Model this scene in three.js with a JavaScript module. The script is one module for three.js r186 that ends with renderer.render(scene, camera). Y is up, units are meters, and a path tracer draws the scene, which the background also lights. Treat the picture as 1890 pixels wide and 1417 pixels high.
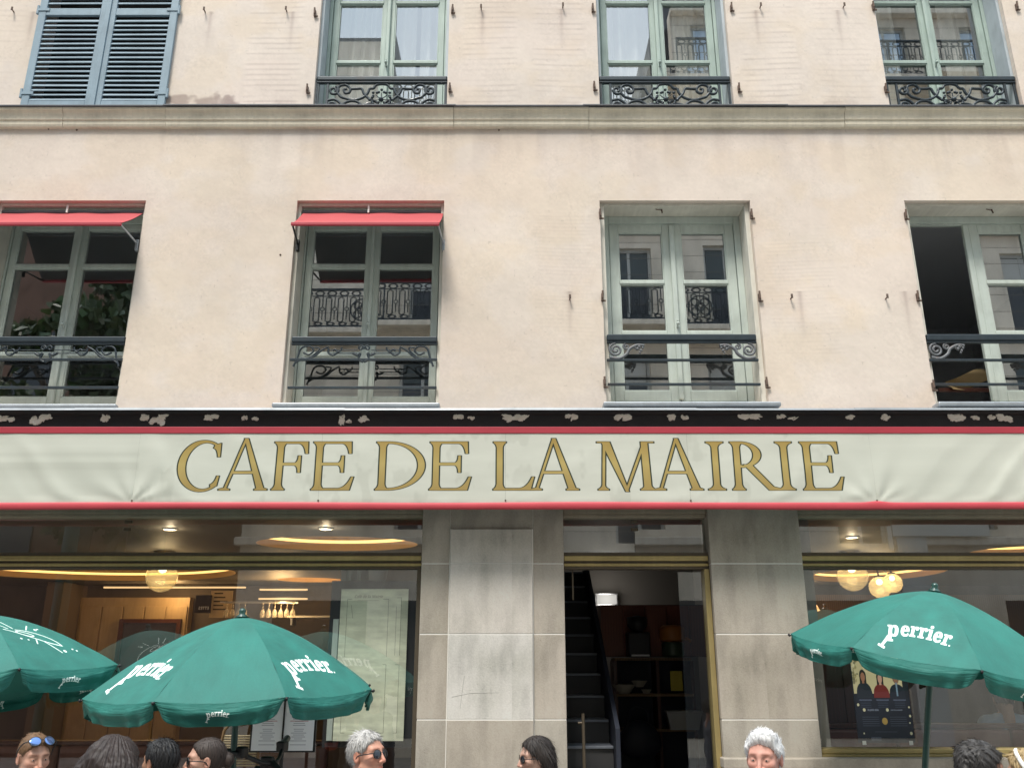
import * as THREE from 'three';
import { RoundedBoxGeometry } from 'three/addons/geometries/RoundedBoxGeometry.js';
import { mergeGeometries } from 'three/addons/utils/BufferGeometryUtils.js';

// ---------------------------------------------------------------- camera, sky, sun, exposure
const scene = new THREE.Scene();
const TILT = 0.311689, EYE = 2.0, BACK = 7.2;
const camera = new THREE.PerspectiveCamera(47.77, 1024 / 767, 0.1, 400);
camera.position.set(0, EYE, BACK);
camera.rotation.set(TILT, 0, 0);
scene.add(camera);
const renderer = new THREE.WebGLRenderer({ antialias: true });
renderer.setSize(1024, 767);
renderer.toneMapping = THREE.LinearToneMapping;
renderer.toneMappingExposure = 2.1;
renderer.shadowMap.enabled = true;
const sun = new THREE.DirectionalLight(new THREE.Color(1, 0.94, 0.84), 2.1);
sun.position.set(-6, 30, 13); sun.target.position.set(0, 2, 0);
sun.castShadow = true; sun.shadow.radius = 28;
Object.assign(sun.shadow.camera, { left: -16, right: 16, top: 16, bottom: -16, near: 1, far: 80 });
sun.shadow.mapSize.set(2048, 2048);
scene.add(sun, sun.target);

// ---------------------------------------------------------------- noise
function rng(seed) { let a = seed >>> 0; return () => { a = (a + 0x6d2b79f5) | 0; let t = Math.imul(a ^ (a >>> 15), 1 | a); t = (t + Math.imul(t ^ (t >>> 7), 61 | t)) ^ t; return ((t ^ (t >>> 14)) >>> 0) / 4294967296; }; }
const HASH = new Float32Array(65536); { const r = rng(7); for (let i = 0; i < 65536; i++) HASH[i] = r(); }
function vn(x, y, p = 256) {                    // value noise, period p
  const ix = Math.floor(x), iy = Math.floor(y), fx = x - ix, fy = y - iy, u = fx * fx * (3 - 2 * fx), v = fy * fy * (3 - 2 * fy);
  const m = (k) => ((k % p) + p) % p, x0 = m(ix), x1 = m(ix + 1), y0 = m(iy), y1 = m(iy + 1);
  const h = (a, b) => HASH[((b & 255) << 8) | (a & 255)];
  return (h(x0, y0) * (1 - u) + h(x1, y0) * u) * (1 - v) + (h(x0, y1) * (1 - u) + h(x1, y1) * u) * v;
}
function fbm(x, y, o = 4, p = 256) { let s = 0, a = 0.5, n = 0; for (let i = 0; i < o; i++) { s += a * vn(x, y, p); n += a; x *= 2; y *= 2; p *= 2; if (p > 256) p = 256; a *= 0.5; } return s / n; }
const clamp = THREE.MathUtils.clamp, lerp = THREE.MathUtils.lerp, smooth = THREE.MathUtils.smoothstep;
const enc = (c) => (c <= 0.0031308 ? 12.92 * c : 1.055 * Math.pow(c, 1 / 2.4) - 0.055);

// ---------------------------------------------------------------- sky: bright thin overcast
{
  const W = 512, H = 256, d = new Float32Array(W * H * 4);
  for (let j = 0; j < H; j++) for (let i = 0; i < W; i++) {
    const el = ((j + 0.5) / H - 0.5) * Math.PI, s = Math.sin(el), az = (i / W) * 16;
    const cl = fbm(az, 3 + s * 6, 4, 16), k = el > 0 ? (0.42 + 0.95 * s * s) * (0.86 + 0.28 * cl) : 0.25;
    const b = 0.5 + 0.5 * clamp((cl - 0.45) * 4, -1, 1), o = (j * W + i) * 4;
    d[o] = k * (0.74 + 0.12 * b); d[o + 1] = k * (0.91 + 0.05 * b); d[o + 2] = k * 1.06; d[o + 3] = 1;
  }
  const t = new THREE.DataTexture(d, W, H, THREE.RGBAFormat, THREE.FloatType);
  t.mapping = THREE.EquirectangularReflectionMapping; t.magFilter = THREE.LinearFilter; t.minFilter = THREE.LinearFilter; t.needsUpdate = true;
  scene.background = t; scene.environment = t; scene.backgroundIntensity = 1; scene.environmentIntensity = 1;
}

// ---------------------------------------------------------------- helpers
const V = (x, y, z) => new THREE.Vector3(x, y, z);
// a direction given as a place on the photograph (1890 x 1417) met with the vertical plane z: a real point in metres
function at(px, py, z = 0) {
  const a = Math.atan((708.5 - py) / 1600), el = TILT + a, dz = BACK - z, h = EYE + dz * Math.tan(el), depth = (dz / Math.cos(el)) * Math.cos(a);
  return V(((px - 944) * depth) / 1600, h, z);
}
const used = {};
function numbered(n) { used[n] = (used[n] ?? -1) + 1; return used[n] ? `${n}_${String(used[n]).padStart(3, '0')}` : n; }
function shade(o) { o.castShadow = true; o.receiveShadow = true; return o; }
function tag(o, label, category, group) { o.userData.label = label; if (category) o.userData.category = category; if (group) o.userData.group = group; return o; }
function thing(name, label, category, pos = V(0, 0, 0), group) { const g = new THREE.Group(); g.name = numbered(name); g.position.copy(pos); scene.add(g); return tag(g, label, category, group); }
function mesh(name, geo, mat, parent) { const m = shade(new THREE.Mesh(geo, mat)); m.name = parent ? name : numbered(name); (parent ?? scene).add(m); return m; }
function struct(name, geo, mat, label) { const m = mesh(name, geo, mat); m.userData.kind = 'structure'; if (label) m.userData.label = label; return m; }
function worldUV(g) {
  const p = g.attributes.position, n = g.attributes.normal, uv = new Float32Array(p.count * 2);
  for (let i = 0; i < p.count; i++) {
    const ax = Math.abs(n.getX(i)), ay = Math.abs(n.getY(i)), az = Math.abs(n.getZ(i));
    if (ax > ay && ax > az) { uv[i * 2] = p.getZ(i); uv[i * 2 + 1] = p.getY(i); } else if (ay > az) { uv[i * 2] = p.getX(i); uv[i * 2 + 1] = p.getZ(i); } else { uv[i * 2] = p.getX(i); uv[i * 2 + 1] = p.getY(i); }
  }
  g.setAttribute('uv', new THREE.BufferAttribute(uv, 2)); return g;
}
function bx(x0, x1, y0, y1, z0, z1, r = 0) {
  const w = x1 - x0, h = y1 - y0, d = z1 - z0;
  const g = r ? new RoundedBoxGeometry(w, h, d, 1, Math.min(r, w * 0.45, h * 0.45, d * 0.45)) : new THREE.BoxGeometry(w, h, d);
  g.translate((x0 + x1) / 2, (y0 + y1) / 2, (z0 + z1) / 2); return worldUV(g);
}
function merge(list) {
  return mergeGeometries(list.map((g) => { const q = g.index ? g.toNonIndexed() : g; for (const k of Object.keys(q.attributes)) if (!['position', 'normal', 'uv', 'color'].includes(k)) q.deleteAttribute(k); if (!q.attributes.uv) q.setAttribute('uv', new THREE.BufferAttribute(new Float32Array(q.attributes.position.count * 2), 2)); q.morphAttributes = {}; return q; }));
}
function tube(pts, r, n = 0, rad = 6, closed = false) { return new THREE.TubeGeometry(new THREE.CatmullRomCurve3(pts, closed, 'catmullrom', 0.5), n || pts.length * 3, r, rad, closed); }
function rod(a, b, r, r2 = r, rad = 8) { const d = V(0, 0, 0).subVectors(b, a), g = new THREE.CylinderGeometry(r2, r, d.length(), rad); g.applyQuaternion(new THREE.Quaternion().setFromUnitVectors(V(0, 1, 0), d.clone().normalize())); g.translate((a.x + b.x) / 2, (a.y + b.y) / 2, (a.z + b.z) / 2); return g; }
function lathe(pts, n = 24) { return new THREE.LatheGeometry(pts.map(([x, y]) => new THREE.Vector2(x, y)), n); }
function ball(x, y, z, r, w = 12, h = 8) { const g = new THREE.SphereGeometry(r, w, h); g.translate(x, y, z); return g; }
function shapeOf(pts) { return new THREE.Shape(pts.map(([x, y]) => new THREE.Vector2(x, y))); }
// a profile of (z, y) points drawn along x
function alongX(profile, x0, x1) { const g = new THREE.ExtrudeGeometry(shapeOf(profile.map(([z, y]) => [-z, y])), { depth: x1 - x0, bevelEnabled: false }); g.rotateY(Math.PI / 2); g.translate(x0, 0, 0); return worldUV(g); }

// ---------------------------------------------------------------- textures
function tex(w, h, fn, { srgb = true, repeat = true } = {}) {
  const d = new Uint8Array(w * h * 4), c = [0, 0, 0];
  for (let j = 0; j < h; j++) for (let i = 0; i < w; i++) { fn((i + 0.5) / w, (j + 0.5) / h, c); const o = (j * w + i) * 4; for (let k = 0; k < 3; k++) d[o + k] = 255 * clamp(srgb ? enc(c[k]) : c[k], 0, 1); d[o + 3] = 255; }
  const t = new THREE.DataTexture(d, w, h, THREE.RGBAFormat); if (srgb) t.colorSpace = THREE.SRGBColorSpace;
  t.wrapS = t.wrapT = repeat ? THREE.RepeatWrapping : THREE.ClampToEdgeWrapping; t.magFilter = THREE.LinearFilter; t.needsUpdate = true; return t;
}
function canvasTex(w, h, draw) { const c = document.createElement('canvas'); c.width = w; c.height = h; draw(c.getContext('2d'), w, h); const t = new THREE.CanvasTexture(c); t.colorSpace = THREE.SRGBColorSpace; t.wrapS = t.wrapT = THREE.ClampToEdgeWrapping; t.magFilter = THREE.LinearFilter; return t; }
const mono = (fn) => (u, v, c) => { c[0] = c[1] = c[2] = fn(u, v); };
const grain = tex(512, 512, mono((u, v) => 0.5 * fbm(u * 8, v * 8, 5, 8) + 0.5 * fbm(u * 64, v * 64, 2, 64)), { srgb: false });
const paintWear = tex(512, 512, mono((u, v) => { const a = fbm(u * 6, v * 6, 5, 6), b = fbm(u * 40, v * 5, 3, 40); return 0.72 + 0.26 * a + 0.16 * (b - 0.5); }));
const ironWear = tex(256, 256, (u, v, c) => { const a = fbm(u * 16, v * 16, 4, 16), r = smooth(fbm(u * 8 + 3, v * 8, 4, 8), 0.6, 0.75); c[0] = 0.8 + 0.4 * a + r * 0.3; c[1] = 0.8 + 0.4 * a; c[2] = 0.82 + 0.4 * a - r * 0.1; for (let k = 0; k < 3; k++) c[k] *= 0.8; });
const stoneTex = tex(1024, 1024, (u, v, c) => {
  const a = fbm(u * 5, v * 4, 5, 4), st = fbm(u * 24, v * 2, 4, 2), f = fbm(u * 128, v * 128, 2, 128), pore = smooth(vn(u * 200, v * 200, 200), 0.86, 0.97) * smooth(fbm(u * 6 + 9, v * 6, 3, 6), 0.4, 0.65), dark = smooth(fbm(u * 9 + 4, v * 3 + 7, 4, 3), 0.52, 0.8);
  const k = 0.74 + 0.3 * a + 0.16 * (st - 0.5) + 0.16 * (f - 0.5) - 0.2 * pore - 0.13 * dark; c[0] = k * 1.02; c[1] = k * (0.99 - 0.015 * a); c[2] = k * (0.955 - 0.03 * (1 - a));
});
const woodTex = tex(512, 512, (u, v, c) => { const w = fbm(u * 3 + 0.6 * fbm(u * 4, v * 1, 3, 4), v * 1, 2, 1), g = fbm(u * 90, v * 3, 3, 3); const k = 0.6 + 0.4 * w + 0.35 * (g - 0.5); c[0] = k; c[1] = k * 0.96; c[2] = k * 0.9; });
const fabricTex = tex(512, 512, mono((u, v) => 0.9 + 0.14 * (fbm(u * 6, v * 6, 4, 6) - 0.5) + 0.05 * (vn(u * 250, v * 250, 250) - 0.5)));
// the plaster of the whole upper facade, x -6.4..6.4, y 4..10.4, in one unrepeated sheet
const ghosts = [[-2.66, -2.08, 7.2, 8.5, 1, 0.062], [-0.5, 0.06, 7.2, 8.5, 0.9, 0.062], [0.2, 0.74, 7.2, 8.5, 0.9, 0.062], [2.27, 2.85, 7.2, 8.5, 1, 0.062], [3.02, 3.58, 7.2, 8.5, 0.55, 0.062], [2.3, 2.95, 4.6, 5.9, 0.45, 0.037], [0.2, 0.76, 4.7, 6.0, 0.4, 0.037], [-6, -4.9, 7.3, 8.5, 0.4, 0.062]];
const drips = [[0.52, 5.2], [2.6, 5.2], [3.55, 5.2], [-3.05, 8.28], [-2.22, 8.28], [-0.3, 8.3], [0.5, 8.31], [2.47, 8.3], [3.3, 8.3], [-4.85, 8.28]];
const WX = 12.8, WY = 6.4;
const plasterTex = tex(2048, 1024, (u, v, c) => {
  const x = u * WX - 6.4, y = v * WY + 4, big = fbm(x * 0.55 + 30, y * 0.7 + 10, 3), mid = fbm(x * 1.9 + 50, y * 2.3, 5), fine = fbm(x * 14, y * 14 + 40, 3), cloud = smooth(fbm(x * 2.6 + 90, y * 3.2 + 20, 5), 0.36, 0.62);
  let k = 0.93 + 0.11 * (big - 0.5) + 0.17 * (mid - 0.5) + 0.07 * (fine - 0.5) + 0.10 * (vn(x * 70, y * 70 + 9) - 0.5) * vn(x * 5, y * 5) - 0.16 * smooth(vn(x * 46 + 7, y * 46), 0.93, 0.99), warm = 0.02 + 0.42 * (1 - cloud) * (0.35 + big), pink = smooth(fbm(x * 1.2 + 7, y * 1.5 + 77, 4), 0.45, 0.68) * 0.5, dirt = 0;
  for (const [x0, x1, y0, y1, s, step] of ghosts) if (x > x0 - 0.05 && x < x1 + 0.05 && y > y0 && y < y1) {
    const wob = y + 0.004 * Math.sin(x * 7 + y * 3) + 0.03 * (x - x0) * Math.sin(x0 * 5), ph = wob / step, l = Math.pow(0.5 + 0.5 * Math.sin(ph * 6.2832), 3), m = smooth(x, x0 - 0.03, x0 + 0.06) * smooth(-x, -x1 - 0.03, -x1 + 0.06) * (0.15 + 0.85 * smooth(vn(x * 3 + Math.floor(ph) * 5.3, Math.floor(ph) * 3.7), 0.2, 0.75));
    dirt += 0.15 * s * l * m; k += 0.025 * s * m * (1 - l);
  }
  for (const [hx, hy] of drips) if (y < hy && y > hy - 0.5) dirt += 0.22 * Math.exp(-(((x - hx) / 0.018) ** 2)) * (1 - (hy - y) / 0.5) + 0.1 * Math.exp(-(((x - hx) / 0.05) ** 2)) * (1 - (hy - y) / 0.5);
  dirt += 0.2 * smooth(-y, -4.3, -4.05) * fbm(x * 3, y * 6, 4) + 0.22 * smooth(-y, -7.32, -7.1) * (y > 6.9 ? smooth(fbm(x * 4 + 3, y * 5, 4), 0.42, 0.65) : 0);
  if (y > 6.9) dirt += 0.42 * smooth(fbm(x * 9, y * 9, 3) + 0.5 * (1 - Math.hypot((x + 2.98) / 0.36, (y - 7.22) / 0.09)), 0.45, 0.75);
  if (y < 6.9) dirt += 0.05 * smooth(y, 6.2, 6.9) * fbm(x * 6, y, 3);
  { const below = y > 4.2 && y < 6.9 ? smooth(y, 6.1, 6.9) : y >= 7.1 ? 0.25 : 0; dirt += 0.10 * below * smooth(fbm(x * 7 + 3, y * 0.35, 4), 0.5, 0.75); for (const wx of [-4.83, -3.43, -2.03, -0.62, 0.81, 2.24, 3.66]) dirt += y < 6.2 && y > 4.1 ? 0.07 * Math.exp(-(((x - wx) / 0.09) ** 2)) * vn(x * 9, y * 3 + wx) : 0; }
  const crack = smooth(1 - Math.abs(fbm(x * 1.1 + 11, y * 1.1 + 5, 5) - 0.5) * 70, 0.2, 1) * smooth(fbm(x * 0.8, y * 0.8 + 60, 2), 0.55, 0.75); dirt += 0.045 * crack;
  const low = smooth(-y, -7, -6.6); warm += 0.14 * low;
  c[0] = k * lerp(0.735, 0.72, warm) * (1 - dirt * 0.9); c[1] = k * (lerp(0.648, 0.598, warm) - 0.018 * pink) * (1 - dirt); c[2] = k * (lerp(0.58, 0.47, warm) - 0.012 * pink) * (1 - dirt * 0.98);
}, { repeat: false });
const plasterBump = tex(1024, 512, mono((u, v) => { const x = u * WX, y = v * WY; return 0.55 * fbm(x * 1.6, y * 1.6, 4) + 0.3 * fbm(x * 6, y * 6, 3) + 0.15 * vn(x * 40, y * 40); }), { srgb: false, repeat: false });

// ---------------------------------------------------------------- materials (linear base colours)
function M(c, roughness = 0.7, extra = {}) { const m = new THREE.MeshPhysicalMaterial({ roughness, ...extra }); if (Array.isArray(c)) m.color.setRGB(...c); else m.color.set(c); return m; }
const worn = { map: paintWear, bumpMap: grain, bumpScale: 0.0008 };
const mat = {
  plaster: M([1, 1, 1], 0.92, { map: plasterTex, bumpMap: plasterBump, bumpScale: 0.006 }),
  reveal: M([0.72, 0.69, 0.61], 0.8, worn), cornice: M([0.82, 0.735, 0.59], 0.9, { map: paintWear, bumpMap: grain, bumpScale: 0.002 }),
  zinc: M([0.42, 0.45, 0.48], 0.45, { metalness: 0.5, map: paintWear }), zincDark: M([0.13, 0.135, 0.15], 0.6, { metalness: 0.3, map: paintWear }),
  sage: M([0.57, 0.635, 0.585], 0.5, worn), sageGreen: M([0.42, 0.52, 0.47], 0.5, worn), paleBlue: M([0.5, 0.56, 0.60], 0.6, worn), shutter: M([0.25, 0.345, 0.415], 0.55, worn), shutterSlat: M([0.235, 0.325, 0.395], 0.6, worn),
  iron: M([0.036, 0.052, 0.064], 0.45, { map: ironWear, metalness: 0.2 }), ironGrey: M([0.17, 0.18, 0.19], 0.5, { map: ironWear }), rust: M([0.16, 0.11, 0.085], 0.85, { map: ironWear }),
  glass: M([0.93, 0.96, 0.96], 0, { transmission: 1, thickness: 0, ior: 3.7, side: THREE.DoubleSide }),
  shopGlass: M([0.93, 0.95, 0.94], 0, { transmission: 1, thickness: 0, ior: 2.25, side: THREE.DoubleSide }),
  red: M([0.55, 0.055, 0.075], 0.6, { map: fabricTex, sheen: 0.3 }), darkRed: M([0.42, 0.035, 0.055], 0.5, { map: fabricTex }),
  beam: M([0.022, 0.019, 0.021], 0.7, { map: ironWear }), patch: M([0.82, 0.77, 0.68], 0.95, { bumpMap: grain, bumpScale: 0.004 }),
  mortar: M([0.76, 0.74, 0.7], 0.95), brass: M([0.46, 0.36, 0.16], 0.4, { metalness: 0.45, map: paintWear }), bronze: M([0.13, 0.105, 0.075], 0.5, { metalness: 0.5, map: paintWear }),
  lintel: M([0.34, 0.29, 0.22], 0.7, worn), dark: M([0.02, 0.02, 0.022], 0.7), room: M([0.62, 0.63, 0.65], 0.9), curtain: M([0.75, 0.74, 0.70], 0.9, { transmission: 0.35, thickness: 0, map: fabricTex }),
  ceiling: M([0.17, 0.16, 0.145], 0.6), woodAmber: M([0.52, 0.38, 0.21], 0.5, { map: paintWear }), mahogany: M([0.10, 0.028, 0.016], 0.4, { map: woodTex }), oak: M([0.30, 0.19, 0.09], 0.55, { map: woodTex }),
  leather: M([0.12, 0.04, 0.028], 0.45, { map: paintWear }), floor: M([0.16, 0.13, 0.10], 0.5), navy: M([0.012, 0.016, 0.03], 0.6), white: M([0.75, 0.75, 0.72], 0.5), steel: M([0.55, 0.55, 0.56], 0.3, { metalness: 0.9 }),
  crystal: M([0.95, 0.93, 0.88], 0.25, { transmission: 0.8, thickness: 0, ior: 1.5 }),
  green: M([0.035, 0.24, 0.175], 0.7, { map: fabricTex, sheen: 0.4, transmission: 0.12, thickness: 0, side: THREE.DoubleSide }), poleGreen: M([0.008, 0.055, 0.045], 0.35, { clearcoat: 0.4 }),
  black: M([0.012, 0.012, 0.014], 0.45), lens: M([0.01, 0.012, 0.02], 0.06, { clearcoat: 1 }), blueLens: M([0.12, 0.2, 0.42], 0.08, { metalness: 0.8 }),
};
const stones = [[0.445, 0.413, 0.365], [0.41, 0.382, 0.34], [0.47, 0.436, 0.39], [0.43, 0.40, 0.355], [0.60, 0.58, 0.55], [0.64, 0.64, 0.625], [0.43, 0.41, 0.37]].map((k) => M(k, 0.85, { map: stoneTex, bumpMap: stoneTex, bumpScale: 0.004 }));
const glow = (r, g, b, k) => M([0.02, 0.02, 0.02], 0.6, { emissive: new THREE.Color(r, g, b), emissiveIntensity: k });
mat.cove = glow(1, 0.55, 0.16, 1.3); mat.strip = glow(1, 0.62, 0.28, 0.6); mat.bulb = glow(1, 0.80, 0.45, 5);

// ---------------------------------------------------------------- ground
struct('pavement', bx(-14, 14, -0.15, 0, -0.3, 5.2), M([0.42, 0.4, 0.37], 0.9, { map: stoneTex }));
struct('kerb', bx(-14, 14, -0.15, 0.004, 5.2, 5.4), M([0.34, 0.33, 0.32], 0.85, { map: stoneTex }));
struct('road', bx(-60, 60, -0.3, -0.13, -60, 60), M([0.24, 0.235, 0.225], 0.95, { map: paintWear }));
struct('opposite_pavement', bx(-30, 30, -0.12, 0, 11.2, 13.5), M([0.42, 0.4, 0.37], 0.9, { map: stoneTex }));

// ---------------------------------------------------------------- the cafe building
const house = thing('cafe_building', 'cream plastered town house with pale stone cafe front and grey green windows', 'building');
const P = (name, geo, m, parent = house) => mesh(name, geo, m, parent);
const TOP = 10.4;
{ // plaster wall with its openings
  const s = shapeOf([[-6.4, 4.06], [6.4, 4.06], [6.4, TOP], [-6.4, TOP]]);
  const hole = (x0, x1, y0, y1) => s.holes.push(new THREE.Path([[x0, y0], [x1, y0], [x1, y1], [x0, y1]].map(([x, y]) => new THREE.Vector2(x, y))));
  for (const [x0, x1] of [[-4.83, -3.43], [-2.012, -0.635], [0.82, 2.23], [3.675, 5.085]]) hole(x0, x1, 4.13, 6.125);
  for (const [x0, x1] of [[-4.75, -3.39], [-1.94, -0.635], [0.855, 2.165], [3.68, 4.985]]) hole(x0, x1, 7.0, 9.25);
  const g = new THREE.ExtrudeGeometry(s, { depth: 0.34, bevelEnabled: false }); g.translate(0, 0, -0.34);
  const p = g.attributes.position, uv = new Float32Array(p.count * 2);
  for (let i = 0; i < p.count; i++) { uv[i * 2] = (p.getX(i) + 6.4) / WX; uv[i * 2 + 1] = (p.getY(i) - 4) / WY; }
  g.setAttribute('uv', new THREE.BufferAttribute(uv, 2));
  P('plaster_wall', g, mat.plaster);
}
// string course: five lengths with fine joints
{
  const prof = [[0, 6.9], [0.035, 6.905], [0.043, 6.925], [0.043, 6.965], [0.055, 6.972], [0.056, 6.985], [0.06, 7.01], [0.068, 7.035], [0.084, 7.054], [0.094, 7.06], [0.094, 7.082], [0, 7.1]];
  const cuts = [-6.4, -4.32, -3.33, -0.56, 0.74, 3.2, 6.4];
  for (let i = 0; i + 1 < cuts.length; i++) P('cornice_block', alongX(prof.map(([z, y]) => [z + (z ? 0.0015 * Math.sin(i * 4.1) : 0), y + 0.002 * Math.sin(i * 2.7)]), cuts[i] + 0.002, cuts[i + 1] - 0.002), mat.cornice);
  const z = [-6.4, -3.35, -0.57, 0.68, 2.62, 6.4];
  for (let i = 0; i + 1 < z.length; i++) P('zinc_capping', bx(z[i], z[i + 1] + 0.03, 7.084 + 0.004 * (i % 2), 7.098 + 0.004 * (i % 2), -0.02, 0.112 + 0.004 * (i % 2), 0.003), mat.zincDark);
}
// casement windows: the outer frame is the part, everything on it a sub-part
function casement(o) {
  const { x0, x1, y0, y1, rows, paint, sillBoard = 0, openLeft, surround = mat.reveal, cw = 0.05, st = 0.075, label, midW = 0.05, sw = 0.045 } = o;
  const a = x0 + sw, b = x1 - sw, t = y1 - 0.03, zf = -0.25;
  const frame = P('window', merge([bx(a, a + cw, y0, t, zf - 0.08, zf, 0.006), bx(b - cw, b, y0, t, zf - 0.08, zf, 0.006), bx(a + cw, b - cw, t - 0.075, t, zf - 0.08, zf, 0.006), bx(a + cw, b - cw, y0, y0 + 0.045 + sillBoard, zf - 0.08, zf + 0.004, 0.008), bx(a + cw, b - cw, t - 0.088, t - 0.077, zf - 0.03, zf - 0.016)]), paint);
  if (label) frame.userData.label = label;
  P('window_surround', bx(x0 + 0.001, a, y0, y1 - 0.001, -0.33, -0.05, 0.004), surround, frame); P('window_surround', bx(b, x1 - 0.001, y0, y1 - 0.001, -0.33, -0.05, 0.004), surround, frame); P('window_surround', bx(a, b, t, y1 - 0.001, -0.33, -0.05, 0.004), surround, frame);
  const yb = y0 + 0.05 + sillBoard, yt = t - 0.08, mid = (a + b) / 2, br = 0.1, tr = st;
  for (const side of [0, 1]) {
    const l = side ? mid + 0.004 : a + cw + 0.004, r = side ? b - cw - 0.004 : mid - 0.004, g = [];
    const zs = zf - 0.055, ze = zf - 0.014;
    if (!side && openLeft) { // this leaf swings into the room
      const q = [bx(l, l + 0.04, yb, yt, zs - (r - l), zs - (r - l) + st, 0.005), bx(l, l + 0.04, yb, yt, zs - st, zs, 0.005), bx(l, l + 0.04, yb, yb + br, zs - (r - l) + st, zs - st), bx(l, l + 0.04, yt - tr, yt, zs - (r - l) + st, zs - st)];
      P('window_leaf', merge(q), paint, frame); continue;
    }
    g.push(bx(l, l + st, yb, yt, zs, ze, 0.006), bx(r - st, r, yb, yt, zs, ze, 0.006), bx(l + st, r - st, yb, yb + br, zs, ze + 0.001, 0.006), bx(l + st, r - st, yt - tr, yt, zs, ze - 0.001, 0.006));
    P('window_leaf', merge(g), paint, frame);
    const ys = [yb + br, ...rows, yt - tr];
    for (let k = 0; k + 1 < ys.length; k++) {
      const lo = ys[k] + (k ? 0.018 : 0), hi = ys[k + 1] - (k + 2 < ys.length ? 0.018 : 0);
      if (k) P('glazing_bar', bx(l + st, r - st, ys[k] - 0.0175, ys[k] + 0.0175, zs + 0.004, ze + 0.002, 0.006), paint, frame);
      const p = new THREE.PlaneGeometry(r - l - 2 * st, hi - lo); p.rotateY(0.004 * Math.sin(l * 9 + k * 4)); p.rotateX(0.004 * Math.sin(k * 5 + l * 3)); p.translate((l + r) / 2, (lo + hi) / 2, zs + 0.012);
      P('pane', p, mat.glass, frame);
      const e = 0.01, gl = l + st, gr = r - st;
      P('glazing_bead', merge([bx(gl, gl + e, lo, hi, zs + 0.016, ze - 0.008), bx(gr - e, gr, lo, hi, zs + 0.016, ze - 0.008), bx(gl + e, gr - e, lo, lo + e, zs + 0.016, ze - 0.008), bx(gl + e, gr - e, hi - e, hi, zs + 0.016, ze - 0.008)]), paint, frame);
    }
  }
  if (!openLeft) P('meeting_stile', bx(mid - midW / 2, mid + midW / 2, yb + 0.012, yt - 0.012, zf - 0.02, zf + 0.016, 0.012), paint, frame);
  else P('meeting_stile', bx(mid - 0.05, mid + 0.004, yb, yt, zf - 0.055, zf - 0.008, 0.01), paint, frame);
  if (!openLeft) P('handle', merge([rod(V(mid, y0 + 0.8, zf + 0.02), V(mid, y0 + 0.86, zf + 0.045), 0.009), ball(mid, y0 + 0.83, zf + 0.05, 0.016)]), paint, frame);
  return frame;
}
const wins = [
  casement({ x0: -4.83, x1: -3.43, y0: 4.13, y1: 6.125, rows: [4.69, 5.575], paint: mat.sage, cw: 0.02, st: 0.056, midW: 0.036, sw: 0.032 }),
  casement({ x0: -2.012, x1: -0.635, y0: 4.13, y1: 6.125, rows: [4.69, 5.575], paint: mat.sage, cw: 0.02, st: 0.056, midW: 0.036, sw: 0.032 }),
  casement({ x0: 0.82, x1: 2.23, y0: 4.14, y1: 6.125, rows: [4.9, 5.41], paint: mat.sage, sillBoard: 0.05, st: 0.085, cw: 0.06 }),
  casement({ x0: 3.675, x1: 5.085, y0: 4.14, y1: 6.125, rows: [4.9, 5.41], paint: mat.sage, sillBoard: 0.05, st: 0.085, cw: 0.06, openLeft: true }),
];
wins[3].userData.label = 'grey green window with its left leaf open';
const topWins = [[-1.94, -0.635], [0.855, 2.165], [3.68, 4.985]].map(([x0, x1]) => casement({ x0, x1, y0: 7.0, y1: 9.25, rows: [7.88, 8.63], paint: mat.sageGreen, surround: mat.paleBlue, st: 0.06, cw: 0.035, sw: 0.03, midW: 0.045 }));
// sills
for (const [x0, x1, w] of [[-4.85, -3.41, 0], [-2.06, -0.62, 0.04], [0.78, 2.3, 0.07], [3.64, 5.12, 0.07]]) P('zinc_sill', bx(x0, x1, 4.085, 4.128, -0.26, 0.05 + w, 0.015), mat.zinc);
// curtains behind the upper windows and the dim rooms
for (const [x0, x1, seed] of [[-1.88, -1.02, 1], [-0.98, -0.7, 5], [0.92, 1.46, 2], [1.72, 2.1, 6], [3.75, 4.12, 3], [4.6, 4.93, 4]]) {
  const g = new THREE.PlaneGeometry(x1 - x0, 2.3, 60, 1), p = g.attributes.position; for (let i = 0; i < p.count; i++) p.setZ(i, 0.035 * Math.sin(p.getX(i) * 46 + seed + 1.5 * Math.sin(p.getX(i) * 9 + seed))); g.computeVertexNormals(); g.translate((x0 + x1) / 2, 8.1, -0.5);
  P('curtain', g, mat.curtain);
}
P('room_wall', merge([bx(-6.4, 6.4, 4.0, 10.4, -4.3, -4.1), bx(-6.4, 6.4, 4.0, 4.1, -4.1, -0.34), bx(-6.4, 6.4, 6.45, 6.95, -4.1, -0.34), bx(-6.4, 6.4, 10.3, 10.4, -4.1, -0.341), bx(-6.5, -6.4, 4, 10.4, -4.3, -0.34), bx(6.4, 6.5, 4, 10.4, -4.3, -0.34), bx(-2.75, -2.6, 4.1, 6.45, -4.1, -0.345), bx(0.05, 0.2, 4.1, 6.45, -4.1, -0.345), bx(2.9, 3.05, 4.1, 6.45, -4.1, -0.345), bx(-2.75, -2.6, 6.95, 10.3, -4.1, -0.345), bx(0.1, 0.25, 6.95, 10.3, -4.1, -0.345), bx(2.9, 3.05, 6.95, 10.3, -4.1, -0.345)]), mat.room);

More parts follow.
